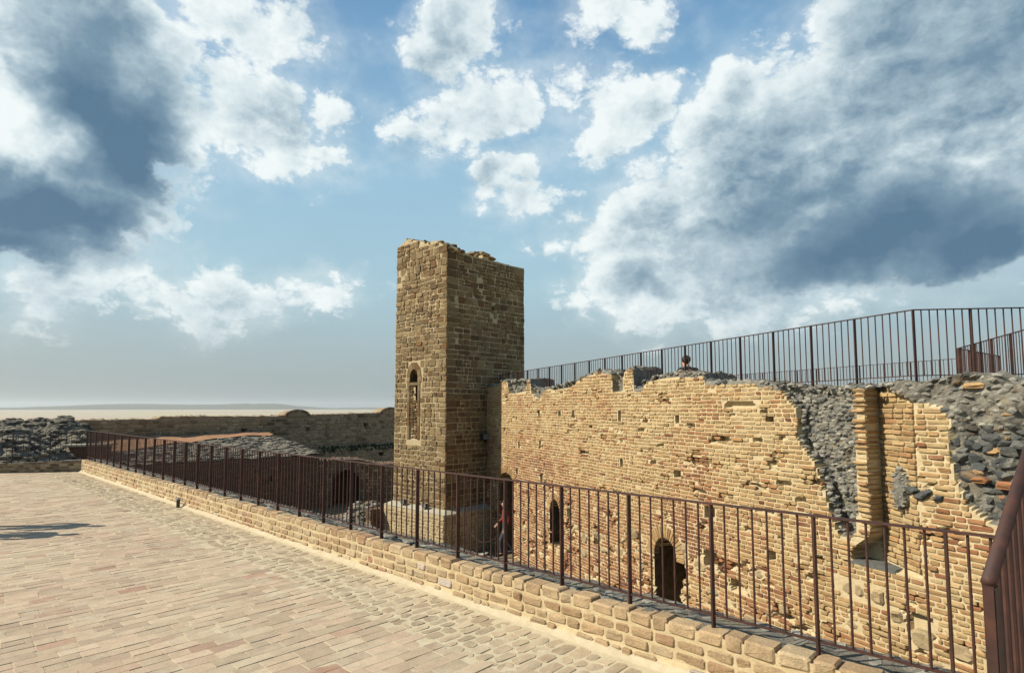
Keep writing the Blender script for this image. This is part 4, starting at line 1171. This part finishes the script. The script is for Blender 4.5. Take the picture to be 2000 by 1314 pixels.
# ------------------------------------------------------------------ ruins beyond the terrace
def build_far():
    rng = random.Random(23)
    e = (0.69, 0.7235, 0)
    # far curtain wall
    FW = Frame((-20.1, 26.0, 0), e)
    t = thing('curtain_wall', (-14, 32, -1), 'long shaded brown block wall along the horizon, left of the tower', 'wall')
    top = lerp_prof([(-12, 1.35), (0, 1.48), (4, 1.5), (4.2, 1.62), (7.5, 1.60), (10, 1.58), (10.6, 1.62), (13, 1.66), (17, 1.74), (17.2, 1.70), (24, 1.8)])
    def holes(s, z):
        for c, zc, w, h in ((8.2, .75, .13, .16), (11.8, .8, .16, .14), (15.8, .95, .13, .16), (18.6, 1.05, .12, .16), (16.8, -0.9, .15, .16), (19.4, -0.6, .12, .14)):
            if abs(s - c) < w and abs(z - zc) < h: return True
        return False
    def dep(s, z):
        if holes(s, z): return -0.35
        d = -0.02 + 0.03 * fbm(s * 2.5, z * 2.5, 3)
        if z < -0.42 + 0.15 * fbm(s, 2) and s > 12: d += 0.32
        return d
    core_sheet(FW, frange(-12, 24, 0.12), FLOOR - 0.2, lambda s: top(s) + 0.05 * fbm(s * 2, 1), dep, 44, 1.2, None, 1, 0.1).build('mortar_core', FAR_MORTAR, t, recentre=False)
    st = []
    z = FLOOR; 
    while z < 1.9:
        h = rng.uniform(0.15, 0.22); s = -12
        while s < 24:
            L = rng.uniform(0.2, 0.46)
            if (z + h < top(s + L / 2) - 0.02) and (z > 0.1 or s > 11) and not holes(s + L / 2, z + h / 2):
                off = 0.32 if (z < -0.55 and s > 12) else 0
                patch = 0.34 * fbm(s * 0.35, z * 0.9, 9)
                j = lambda k=0.012: rng.uniform(-k, k)
                st.append(block(FW, [(s + .012 + j(), z + .012 + j()), (s + L - .012 + j(), z + .012 + j()), (s + L - .012 + j(), z + h - .012 + j()), (s + .012 + j(), z + h - .012 + j())], off + rng.uniform(-.02, .03), 0.12, 0.025, 0.03, min(1, max(0, 0.42 + patch + rng.gauss(0, 0.16))), rng, 0.012, 0.012))
            s += L
        z += h
    emit(st, 'stone', 'stones', DARKSTONE, t, 300, True)
    # weeds along its ledge
    wd = MB()
    for _ in range(420):
        s = rng.uniform(12.5, 22); h = rng.uniform(0.1, 0.38); z = -0.5 + rng.gauss(0, 0.08)
        c = FW(s, z, h); k = rng.uniform(0.07, 0.18); a = rng.uniform(0, 6.28)
        wd.add([(c[0] - k * math.cos(a), c[1] - k * math.sin(a), c[2] - .04), (c[0] + k * math.cos(a), c[1] + k * math.sin(a), c[2]), (c[0] + rng.uniform(-.1, .1), c[1], c[2] + k * 1.4)], [(0, 1, 2)])
    o = wd.build('weeds', PLANT, recentre=False); tag(o, 'dark weeds on the ledge of the far shaded wall', None, None, 'stuff')
    # two vault stumps on top of it
    for s, w, hh, lab, x in ((11.2, 0.75, 0.36, 'low rounded masonry stump on the far wall, left of two', 0), (17.6, 0.85, 0.42, 'rounded masonry stump on the far wall with dark hollow, nearest the tower', 1)):
        q = thing('vault_stump', FW(s, top(s), -0.3), lab, 'ruin')
        b = MB(); vs = []; fs = []; n = 14
        for h in (0.05, -0.9):
            for i in range(n + 1):
                a = math.pi * i / n; k = 1 + 0.1 * fbm(i * .7, h * 3, s)
                vs.append(FW(s - math.cos(a) * w * k, top(s) - 0.08 + math.sin(a) * hh * k, h))
        for i in range(n): fs.append((i, n + 1 + i, n + 2 + i, i + 1))
        fs += [tuple(range(n, -1, -1)), tuple(range(n + 1, 2 * n + 2))]
        b.add(vs, fs, 0.5); b.build('vault_core', FAR_MORTAR, q)
        pc = []
        for i in range(10):
            a0, a1 = math.pi * i / 10, math.pi * (i + 1) / 10
            p = [(s - math.cos(a0) * w * .78, top(s) - .06 + math.sin(a0) * hh * .7), (s - math.cos(a1) * w * .78, top(s) - .06 + math.sin(a1) * hh * .7), (s - math.cos(a1) * w * 1.04, top(s) - .06 + math.sin(a1) * hh * 1.08), (s - math.cos(a0) * w * 1.04, top(s) - .06 + math.sin(a0) * hh * 1.08)]
            ar = sum(p[k][0] * p[(k + 1) % 4][1] - p[(k + 1) % 4][0] * p[k][1] for k in range(4))
            if ar < 0: p.reverse()
            pc.append(block(FW, p, 0.10 + rng.uniform(-.02, .02), 0.2, 0.02, 0.02, rng.uniform(0.3, 0.9), rng, .01, .01))
        emit(pc, 'arch_stone', 'arch_stones', DARKSTONE, q, 300)
    # platform between the pit wall and the curtain wall: ground, orange path, field stones
    FP = Frame((-13.3, 24.0, 0), (0.69, 0.7235, 0), (-0.7235, 0.69, 0))     # s along the pit wall, "z" across towards the curtain wall, h up
    def zplat(s, a):
        k = max(0, min(1, a / 6.3)); return -0.16 + 0.74 * k ** 0.9 + 0.022 * max(0, s + 2) * k + 0.07 * fbm(s * 0.8, a * 0.8, 5)
    vs = []; fs = []; ss = frange(-14, 6.0, 0.25); aa = frange(0.05, 6.6, 0.25); n = len(ss)
    for a in aa:
        for s in ss: vs.append(FP(s, a, zplat(s, a)))
    for j in range(len(aa) - 1):
        for i in range(n - 1): fs.append((j * n + i, j * n + i + 1, (j + 1) * n + i + 1, (j + 1) * n + i))
    m = len(vs)
    for a in aa: vs.append(FP(6.0, a, FLOOR - 0.2))
    for j in range(len(aa) - 1): fs.append((j * n + n - 1, m + j, m + j + 1, (j + 1) * n + n - 1))
    b = MB(); b.add(vs, fs); plat = b.build('ruined_platform', RUBBLE_MORTAR_DARK, recentre=False); plat['kind'] = 'structure'
    b = MB(); vs = []; fs = []
    edge = lerp_prof([(-9, 0.8), (-4, 1.7), (-2.2, 2.5), (0.5, 3.7), (3, 4.6), (6, 5.0)])
    ss = frange(-9, 6.0, 0.3)
    for s in ss:
        a0 = max(0.5, edge(s) + 0.25 * fbm(s, 3)); a1 = min(6.2, 6.1 - 0.1 * max(0, s - 3))
        for k in range(9):
            a = a0 + (a1 - a0) * k / 8; vs.append(FP(s, a, zplat(s, a) + 0.06))
    for i in range(len(ss) - 1):
        for k in range(8): fs.append((i * 9 + k, (i + 1) * 9 + k, (i + 1) * 9 + k + 1, i * 9 + k + 1))
    b.add(vs, fs); o = b.build('brick_path', ORANGE_PAVING, recentre=False); o['kind'] = 'structure'
    rk = []
    for _ in range(1500):
        s, a = rng.uniform(-8, 5.95), rng.uniform(0.1, 6.2)
        if a > edge(s) - 0.1 and (a < 6.0 and rng.random() < 0.985): continue
        r = rng.uniform(0.09, 0.2)
        c = FP(s, a, zplat(s, a) + r * 0.1)
        rk.append(rock(c, (FP.e * r * 1.3, FP.u * r, Vector((0, 0, r * 0.5))), rng, rng.choice((0.05, 0.1, 0.2, 0.3, 0.5, 0.65)) + rng.uniform(0, .06), 1))
    emit(rk, 'field_stone', 'field_stones', DARKSLATE, plat, 300, False)
    # dark retaining wall of the pit
    FD = Frame((-13.3, 24.0, 0), e)
    t = thing('pit_wall', (-12, 25.4, FLOOR), 'dark shaded brick retaining wall of the pit behind the railing', 'wall')
    topd = lambda s: -0.2 + 0.07 * fbm(s * .8, 0, 5)
    def dh(s, z):
        for c, zc, w, h in ((3.6, -1.15, .12, .13), (1.7, -1.5, .09, .09), (-1.2, -1.3, .09, .09)):
            if abs(s - c) < w and abs(z - zc) < h: return True
        return False
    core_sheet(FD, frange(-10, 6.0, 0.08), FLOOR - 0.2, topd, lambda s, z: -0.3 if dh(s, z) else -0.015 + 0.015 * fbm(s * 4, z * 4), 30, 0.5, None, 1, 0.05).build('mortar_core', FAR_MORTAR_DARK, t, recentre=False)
    br = []; z = FLOOR
    while z < -0.3:
        s = -10 + rng.uniform(0, .2)
        while s < 5.95:
            L = rng.choice((0.28, 0.3, 0.15, 0.22)); x1 = min(s + L - .015, 5.98)
            if z + 0.1 < topd(s) - 0.02 and not dh(s + L / 2, z + .05) and x1 - s > .04:
                br.append(block(FD, [(s, z + .008), (x1, z + .008), (x1, z + .102), (s, z + .102)], rng.uniform(-.008, .012), 0.06, 0.012, 0.016, min(1, max(0, 0.45 + 0.3 * fbm(s * .6, z) + rng.gauss(0, .2))), rng, .006, .004))
            s += L
        z += 0.112
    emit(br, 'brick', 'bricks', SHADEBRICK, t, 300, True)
    # low vaulted ruin between pit wall and tower: an arch in deep shade
    FA = Frame((-9.0, 28.7, 0), (0.93, 0.36, 0))
    t = thing('vaulted_ruin', (-7.8, 29.2, FLOOR), 'low shaded ruin wall with a dark arched hollow, left of the tower foot', 'ruin')
    topa = lerp_prof([(-0.3, -0.55), (0.6, -0.45), (1.6, -0.5), (2.6, -0.75), (4.5, -0.8)])
    AR = (1.0, 0.62, -1.75, 0.72, FLOOR, 1.6)
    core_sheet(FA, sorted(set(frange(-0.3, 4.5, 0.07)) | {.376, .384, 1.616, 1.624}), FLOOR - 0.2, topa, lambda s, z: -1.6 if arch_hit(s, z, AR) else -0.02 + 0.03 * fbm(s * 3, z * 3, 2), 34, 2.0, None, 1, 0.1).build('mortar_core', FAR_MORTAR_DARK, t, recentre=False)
    st = []; z = FLOOR
    while z < -0.6:
        h = rng.uniform(0.12, 0.18); s = -0.3
        while s < 4.4:
            L = rng.uniform(.18, .36)
            if z + h < topa(s + L / 2) - .02 and not any(arch_hit(q, z + h / 2, AR, 0.03) for q in (s, s + L / 2, s + L)):
                st.append(block(FA, [(s + .01, z + .01), (s + L - .012, z + .01), (s + L - .012, z + h - .01), (s + .01, z + h - .01)], rng.uniform(-.02, .02), 0.1, 0.02, 0.025, rng.uniform(0.3, 1), rng, .012, .01))
            s += L
        z += h
    emit(st, 'stone', 'stones', DARKSTONE, t, 300, True)
    # rubble heap and broken brick pier beside the plinth
    t = thing('rubble_heap', (-5.3, 22.3, FLOOR), 'heap of grey rubble in the courtyard beside the tower plinth', 'rubble heap')
    b = MB(); vs = []; fs = []; n = 22
    hz = lambda x, y: 1.25 * max(0, 1 - (((x + .1) / 1.1) ** 2 + (y / 0.9) ** 2)) ** 0.6 + 0.1 * fbm(x * 3, y * 3)
    for j in range(n):
        for i in range(n):
            x, y = -1.3 + 2.6 * i / (n - 1), -1.2 + 2.4 * j / (n - 1); vs.append((-5.3 + x, 22.3 + y, FLOOR - 0.02 + hz(x, y)))
    for j in range(n - 1):
        for i in range(n - 1): fs.append((j * n + i, j * n + i + 1, (j + 1) * n + i + 1, (j + 1) * n + i))
    b.add(vs, fs); b.build('heap_core', RUBBLE_MORTAR, t, recentre=False)
    rk = []
    for _ in range(260):
        x, y = rng.uniform(-1.1, 1.0), rng.uniform(-1.0, 0.9)
        if hz(x, y) < 0.12: continue
        r = rng.uniform(.06, .15)
        rk.append(rock((-5.3 + x, 22.3 + y, FLOOR + hz(x, y)), (Vector((r * 1.3, 0, 0)), Vector((0, r, 0)), Vector((0, 0, r * .6))), rng, rng.choice((.1, .2, .3, .5, .85)), 1))
    emit(rk, 'rubble_stone', 'rubble_stones', SLATE, t, 300, True)
    FQ = Frame((-4.95, 20.9, 0), (0.69, 0.7235, 0))
    t = thing('brick_pier', (-4.9, 21, FLOOR), 'broken brown brick pier against the left end of the plinth', 'pier')
    pier = []
    for k in range(12):
        z = FLOOR + k * .1; s = 0 + .03 * rng.random()
        while s < 0.5:
            L = rng.choice((.26, .14)); pier.append(block(FQ, [(s, z + .006), (s + L - .012, z + .006), (s + L - .012, z + .094), (s, z + .094)], rng.uniform(-.01, .01), .3, .01, .012, rng.uniform(0, .6), rng)); s += L
    box_mb(FQ, 0.03, 0.45, FLOOR, FLOOR + 1.18, -.3, -.02).build('mortar_core', FAR_MORTAR, t, recentre=False)
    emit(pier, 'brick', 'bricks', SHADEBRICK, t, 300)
    # ruined mound on the far left
    t = thing('ruined_mound', (-18.5, 22.5, -0.2), 'large mound of grey broken masonry at the far left edge', 'ruin')
    prof = lerp_prof([(-27, 1.5), (-21, 1.70), (-19.5, 1.66), (-18.4, 1.58), (-17.9, 1.58), (-17.4, 1.54), (-17.1, 1.1), (-16.8, 0.4), (-16.5, -0.2)])
    def zm(x, y):
        # back ridge plus a lower lump in front, sloping down to the right
        ridge = prof(x) * max(0, min(1, (y - 22.6) / 1.2)) * max(0, min(1, (25.2 - y) / 1.0))
        fr = lerp_prof([(-27, 1.2), (-19.5, 1.25), (-18.6, 1.30), (-17.9, 1.1), (-17.3, 0.7), (-16.9, 0.2), (-16.5, -.2)])(x) * max(0, min(1, (y - 19.6) / 1.3)) * max(0, min(1, (24 - y) / 1.5))
        return max(ridge, fr, -0.2) + 0.28 * fbm(x * 1.1, y * 1.1, 4) + 0.05 * fbm(x * 5, y * 5, 4) - 0.15
    xs, ys = frange(-27, -14.2, 0.16), frange(19.5, 27, 0.16); n = len(xs); vs = [(x, y, zm(x, y)) for y in ys for x in xs]
    fs = [(j * n + i, j * n + i + 1, (j + 1) * n + i + 1, (j + 1) * n + i) for j in range(len(ys) - 1) for i in range(n - 1)]
    b = MB(); b.add(vs, fs); b.build('rubble_core', RUBBLE_MORTAR_DARK, t, recentre=False)
    rk = []
    for _ in range(2600):
        x, y = rng.uniform(-25, -15.6), rng.uniform(19.8, 25.2)
        z = zm(x, y)
        if z < 0.05: continue
        r = rng.uniform(.07, .19)
        rk.append(rock((x, y, z), (Vector((r * 1.3, 0, 0)), Vector((0, r, 0)), Vector((0, 0, r * .55))), rng, rng.choice((.0, .05, .1, .2, .3, .4, .5, .7, .9)), 1))
    emit(rk, 'rubble_stone', 'rubble_stones', DARKSLATE, t, 300, False)
    # low slab-topped box by the path
    t = thing('stone_bench', (-15.1, 22.9, 0.1), 'low brick box with a grey slab lid, behind the far left railing', 'bench')
    FX = Frame((-17.05, 22.75, 0.12), (0.95, 0.3, 0))
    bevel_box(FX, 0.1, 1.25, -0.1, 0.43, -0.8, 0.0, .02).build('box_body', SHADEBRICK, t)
    bevel_box(FX, -0.12, 1.4, 0.435, 0.52, -0.95, 0.12, .015).build('slab_lid', PLASTER, t)
RUBBLE_MORTAR_DARK = rough_mat('platform_soil', (0.11, 0.10, 0.08), (0.22, 0.20, 0.155), 3, 1.0, 0.05, k=0.85)
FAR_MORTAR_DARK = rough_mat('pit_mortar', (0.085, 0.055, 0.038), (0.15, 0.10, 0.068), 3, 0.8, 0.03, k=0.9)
DARKSLATE = masonry_mat('field_stone', [(0.0, (0.27, 0.235, 0.175)), (0.3, (0.16, 0.142, 0.112)), (0.6, (0.085, 0.08, 0.07)), (1.0, (0.05, 0.048, 0.046))], (0.21, 0.18, 0.135), 0.4, 0.8, 0.8, k=0.9)
build_far()

# ------------------------------------------------------------------ ramp with railing at the right edge
def build_ramp():
    d = Vector((0.74, 0.67, 0)).normalized(); P = Vector((1.345, 1.70, 0))
    t = thing('stair_railing', (P.x, P.y, 0.6), 'near rust brown stair railing with thick sloping handrail, bottom right corner', 'railing', 'rusty railings')
    slope = 0.37
    top = lambda u: 1.56 + slope * u
    def post(u, w, th, name, drop=0.005):
        c = P + d * u; F = Frame((c.x, c.y, 0), d)
        bevel_box(F, -w / 2, w / 2, 0.45 + slope * u, top(u) - drop, -th / 2, th / 2, 0.004).build(name, RUST, t)
    for u in (0.0, 0.74, 1.48, 2.22): post(u, 0.05, 0.03, 'post')
    for k in range(1, 24):
        u = 0.106 * k
        if min(abs(u - q) for q in (0.0, 0.74, 1.48, 2.22)) > 0.05:
            c = P + d * u; tube((c.x, c.y, 0.55 + slope * u), (c.x, c.y, top(u) - 0.01), 0.009).build('baluster', RUST, t)
    a = P - d * 0.02; b2 = P + d * 2.5
    n = Vector((-d.y, d.x, 0)); hr = MB(); vs = []
    for q, z in ((a, top(-0.02)), (b2, top(2.5))):
        for k in range(10):
            th = 2 * math.pi * k / 10; o = n * math.cos(th) * 0.019 + Vector((0, 0, 1)) * math.sin(th) * 0.019
            vs.append((q.x + o.x, q.y + o.y, z + o.z + 0.012))
    hr.add(vs, [(i, (i + 1) % 10, 10 + (i + 1) % 10, 10 + i) for i in range(10)] + [tuple(range(9, -1, -1)), tuple(range(10, 20))])
    hr.build('handrail', RUST, t, smooth=True)
    br = MB(); vs = []
    for q, u in ((a, 0), (b2, 2.5)):
        for w, z in ((-.012, .55), (.012, .55), (.012, .562), (-.012, .562)): vs.append((q.x + n.x * w, q.y + n.y * w, z + slope * u))
    br.add(vs, [(3, 2, 1, 0), (4, 5, 6, 7), (0, 1, 5, 4), (1, 2, 6, 5), (2, 3, 7, 6), (3, 0, 4, 7)]); br.build('bottom_rail', RUST, t)
    # sloping masonry cheek the rail stands on
    F = Frame((P.x, P.y, 0), d); ck = MB()
    prof = [(-0.15, 0.0), (2.9, 0.0), (2.9, 0.46 + slope * 2.9), (0.0, 0.46), (-0.15, 0.44)]
    vs = [F(s, z, h) for h in (-0.2, 0.2) for s, z in prof]
    ck.add(vs, [(4, 3, 2, 1, 0), (5, 6, 7, 8, 9)] + [(i, (i + 1) % 5, 5 + (i + 1) % 5, 5 + i) for i in range(5)])
    o = ck.build('stair_cheek', MORTAR); tag(o, 'low sloping masonry cheek under the near stair railing', 'wall')
build_ramp()

# ------------------------------------------------------------------ people
def skin_mesh(joints, bones, root, sub=2):
    """one continuous tapering surface grown over a skeleton"""
    names = list(joints); me = bpy.data.meshes.new('skel')
    me.from_pydata([joints[k][0] for k in names], [(names.index(a), names.index(b)) for a, b in bones], [])
    ob = bpy.data.objects.new('skel', me); COL.objects.link(ob)
    ob.modifiers.new('Skin', 'SKIN'); me.skin_vertices.new(name='') if not me.skin_vertices else None
    for i, k in enumerate(names):
        r = joints[k][1]; r = r if isinstance(r, tuple) else (r, r)
        me.skin_vertices[0].data[i].radius = r
        me.skin_vertices[0].data[i].use_root = (k == root)
    m = ob.modifiers.new('Sub', 'SUBSURF'); m.levels = sub; m.render_levels = sub
    dg = bpy.context.evaluated_depsgraph_get(); ev = ob.evaluated_get(dg)
    out = bpy.data.meshes.new_from_object(ev); COL.objects.unlink(ob); bpy.data.objects.remove(ob)
    for p in out.polygons: p.use_smooth = True
    return out

def put(me, name, mat, parent):
    me.name = name; me.materials.clear(); me.materials.append(mat)
    o = bpy.data.objects.new(name, me); COL.objects.link(o); o.parent = parent; return o

def make_person(loc, yaw, label, shirt, trousers, pose, group=None):
    t = thing('person', loc, label, 'person', group); t.rotation_euler = (0, 0, yaw)
    J = dict(pose)
    V = Vector
    # body: torso, head, arms with hands, legs with feet
    body = {}
    for k, r in (('pelvis', (.13, .10)), ('waist', (.115, .09)), ('chest', (.145, .10)), ('neck0', .055), ('neck1', .05), ('hipL', .085), ('hipR', .085), ('kneeL', .055), ('kneeR', .055), ('ankL', .04), ('ankR', .04), ('toeL', (.035, .03)), ('toeR', (.035, .03)), ('shL', .06), ('shR', .06), ('elL', .04), ('elR', .04), ('wrL', .026), ('wrR', .026), ('paL', (.038, .018)), ('paR', (.038, .018))):
        body[k] = (J[k], r)
    hd = V(J['head']); fwd = V(J['face']).normalized(); up = V((0, 0, 1))
    body['jaw'] = (tuple(hd - up * .06 + fwd * .025), (.06, .065)); body['skull'] = (tuple(hd + up * .03), (.078, .09)); body['crown'] = (tuple(hd + up * .085 - fwd * .01), (.055, .06))
    body['nose'] = (tuple(hd - up * .015 + fwd * .105), .012)
    B = [('pelvis', 'waist'), ('waist', 'chest'), ('chest', 'neck0'), ('neck0', 'neck1'), ('neck1', 'jaw'), ('jaw', 'skull'), ('skull', 'crown'), ('skull', 'nose'), ('pelvis', 'hipL'), ('hipL', 'kneeL'), ('kneeL', 'ankL'), ('ankL', 'toeL'), ('pelvis', 'hipR'), ('hipR', 'kneeR'), ('kneeR', 'ankR'), ('ankR', 'toeR'), ('chest', 'shL'), ('shL', 'elL'), ('elL', 'wrL'), ('wrL', 'paL'), ('chest', 'shR'), ('shR', 'elR'), ('elR', 'wrR'), ('wrR', 'paR')]
    for sd in 'LR':
        pa, wr = V(J['pa' + sd]), V(J['wr' + sd]); d = (pa - wr).normalized(); sidev = d.orthogonal().normalized()
        for i, (off, ln) in enumerate(((-.024, .062), (-.008, .075), (.008, .072), (.024, .058))):
            k1, k2 = 'f%s%da' % (sd, i), 'f%s%db' % (sd, i)
            body[k1] = (tuple(pa + d * .03 + sidev * off), .010); body[k2] = (tuple(pa + d * (.03 + ln) + sidev * off * 1.1 + d.cross(sidev) * .012), .008)
            B += [('pa' + sd, k1), (k1, k2)]
        body['th' + sd] = (tuple(pa + sidev * -.05 + d * .02), .010); B.append(('wr' + sd, 'th' + sd))
    put(skin_mesh(body, B, 'pelvis'), 'body', SKIN, t)
    g = 0.016
    tr = {k: (J[k], (r + g) if not isinstance(r, tuple) else (r[0] + g, r[1] + g)) for k, r in (('pelvis', (.135, .105)), ('hipL', .09), ('hipR', .09), ('kneeL', .062), ('kneeR', .062), ('ankL', .05), ('ankR', .05), ('waist', (.115, .09)))}
    put(skin_mesh(tr, [('waist', 'pelvis'), ('pelvis', 'hipL'), ('hipL', 'kneeL'), ('kneeL', 'ankL'), ('pelvis', 'hipR'), ('hipR', 'kneeR'), ('kneeR', 'ankR')], 'pelvis'), 'trousers', trousers, t)
    g = 0.022
    sh = {k: (J[k], (r + g) if not isinstance(r, tuple) else (r[0] + g, r[1] + g)) for k, r in (('waist', (.12, .095)), ('chest', (.15, .105)), ('neck0', .062), ('neck1', .05), ('shL', .06), ('shR', .06), ('elL', .043), ('elR', .043), ('wrL', .03), ('wrR', .03))}
    sh['hem'] = (tuple(V(J['pelvis']) * .8 + V(J['waist']) * .2), (.155, .125))
    put(skin_mesh(sh, [('hem', 'waist'), ('waist', 'chest'), ('chest', 'neck0'), ('neck0', 'neck1'), ('chest', 'shL'), ('shL', 'elL'), ('elL', 'wrL'), ('chest', 'shR'), ('shR', 'elR'), ('elR', 'wrR')], 'chest'), 'jacket', shirt, t)
    rng = random.Random(2); hm = rock(tuple(hd + up * .045 - fwd * .03), (V((.098, 0, 0)), V((0, .108, 0)), V((0, 0, .10))), rng, .5, 2, .12, .0)
    o = hm.build('hair', HAIR, None, smooth=True); o.parent = t; o.location = hm.centre()
    for sd in 'LR':
        an, to = V(J['ank' + sd]), V(J['toe' + sd]); d = (to - an); d.z = 0; d.normalize()
        shoe = rock(tuple(an + d * .07 - V((0, 0, .035))), (d * .145, V((-d.y, d.x, 0)) * .052, V((0, 0, .045))), rng, .5, 2, .08, 0)
        o = shoe.build('shoe', DARK_CLOTH, None, smooth=True); o.parent = t; o.location = shoe.centre()
    return t

WALK = dict(pelvis=(0, 0, .90), waist=(0, .01, 1.06), chest=(0, .02, 1.28), neck0=(0, .02, 1.44), neck1=(0, .03, 1.50), head=(0, .05, 1.61), face=(0, 1, -.2),
            hipL=(-.10, .02, .84), kneeL=(-.11, .20, .47), ankL=(-.11, .16, .09), toeL=(-.12, .31, .04), hipR=(.10, -.02, .84), kneeR=(.11, -.06, .46), ankR=(.11, -.27, .11), toeR=(.12, -.14, .04),
            shL=(-.19, .01, 1.39), elL=(-.25, -.06, 1.12), wrL=(-.24, .06, .90), paL=(-.23, .09, .83), shR=(.19, .01, 1.39), elR=(.25, .04, 1.12), wrR=(.22, .22, .97), paR=(.20, .28, .92))
STAND = dict(WALK, kneeL=(-.11, .02, .47), ankL=(-.12, -.02, .09), toeL=(-.14, .13, .04), kneeR=(.11, .02, .47), ankR=(.12, -.02, .09), toeR=(.15, .13, .04), wrL=(-.27, .02, .86), paL=(-.27, .05, .79), wrR=(.27, .02, .86), paR=(.27, .05, .79), elR=(.27, -.04, 1.12), elL=(-.27, -.04, 1.12))
SIT = dict(pelvis=(0, 0, .12), waist=(0, .03, .27), chest=(0, .09, .46), neck0=(0, .12, .60), neck1=(0, .14, .66), head=(0, .19, .74), face=(0, 1, -.5),
           hipL=(-.1, .03, .11), kneeL=(-.16, .36, .40), ankL=(-.12, .56, .09), toeL=(-.13, .70, .04), hipR=(.1, .03, .11), kneeR=(.16, .36, .40), ankR=(.12, .56, .09), toeR=(.13, .70, .04),
           shL=(-.19, .10, .55), elL=(-.24, .26, .40), wrL=(-.10, .42, .42), paL=(-.04, .46, .41), shR=(.19, .10, .55), elR=(.24, .26, .40), wrR=(.10, .44, .45), paR=(.04, .48, .46))
FWALL = Frame(W_O, W_E)
p = FWALL(1.72, 0, 0.02)
make_person((p[0], p[1], FLOOR + 0.06), RAD(100), 'person in a red jacket and dark trousers stepping into the left arched doorway', RED_CLOTH, JEANS, WALK)
make_person((3.86, 12.7, 2.30), RAD(15), 'person in dark clothes sitting behind the wall top, only head and shoulders showing', DARK_CLOTH, DARK_CLOTH, SIT)
for k, (tx, ty) in enumerate(((-7.21, 10.43), (-7.16, 9.72))):  # two out-of-view figures added only to cast the shadows on the paving
    L = 1.70 / math.tan(RAD(SUN_EL))
    make_person((tx - TRAVEL.x * L, ty - TRAVEL.y * L, 0.012), RAD(-95 + 30 * k), 'unseen person in a dark jacket, added to cast a shadow across the paving' if k == 0 else 'unseen person in a red jacket, added as the second shadow caster', (DARK_CLOTH, RED_CLOTH)[k], JEANS, STAND)

# ------------------------------------------------------------------ small things
def small_things():
    rng = random.Random(9)
    # doorstep block and steps rail near the left doorway
    F = Frame(W_O, W_E)
    p = F(3.15, FLOOR, 0.45)
    b = bevel_box(Frame(p, W_E), -.22, .22, 0, .28, -.18, .18, .02); o = b.build('stone_block', SANDSTONE_LIGHT); tag(o, 'small squared stone block on the ground outside the left doorway', 'stone block')
    t = thing('rope_barrier', F(0.9, FLOOR, 1.0), 'thin metal barrier with sagging rope in front of the left doorway', 'barrier')
    q = [F(0.5, FLOOR, 1.7), F(1.5, FLOOR, 1.2), F(2.7, FLOOR, 0.8)]
    for a in q: tube(a, (a[0], a[1], a[2] + 0.9), 0.016).build('post', RUST, t)
    for a, c in zip(q, q[1:]):
        rp_ = MB(); prev = None
        for k in range(9):
            u = k / 8; pp = (a[0] + (c[0] - a[0]) * u, a[1] + (c[1] - a[1]) * u, a[2] + 0.86 - 0.22 * math.sin(math.pi * u))
            if prev: rp_.merge(tube(prev, pp, 0.009, 6))
            prev = pp
        rp_.build('rope', RUST, t)
    # metal spigot at the foot of the parapet
    c = Vector(pt(-9.95, -0.24)); t = thing('drain_spout', tuple(c), 'small dark metal spout standing at the foot of the long parapet', 'spout')
    tube((c.x, c.y, 0.0), (c.x, c.y, 0.16), 0.035, 12).build('spout_body', BLACK_METAL, t)
    tube((c.x, c.y, 0.16), (c.x, c.y, 0.20), 0.042, 12, r2=0.03).build('spout_cap', GREY_METAL, t)
small_things()

for o in bpy.data.objects:
    if '_loc' in o: del o['_loc']
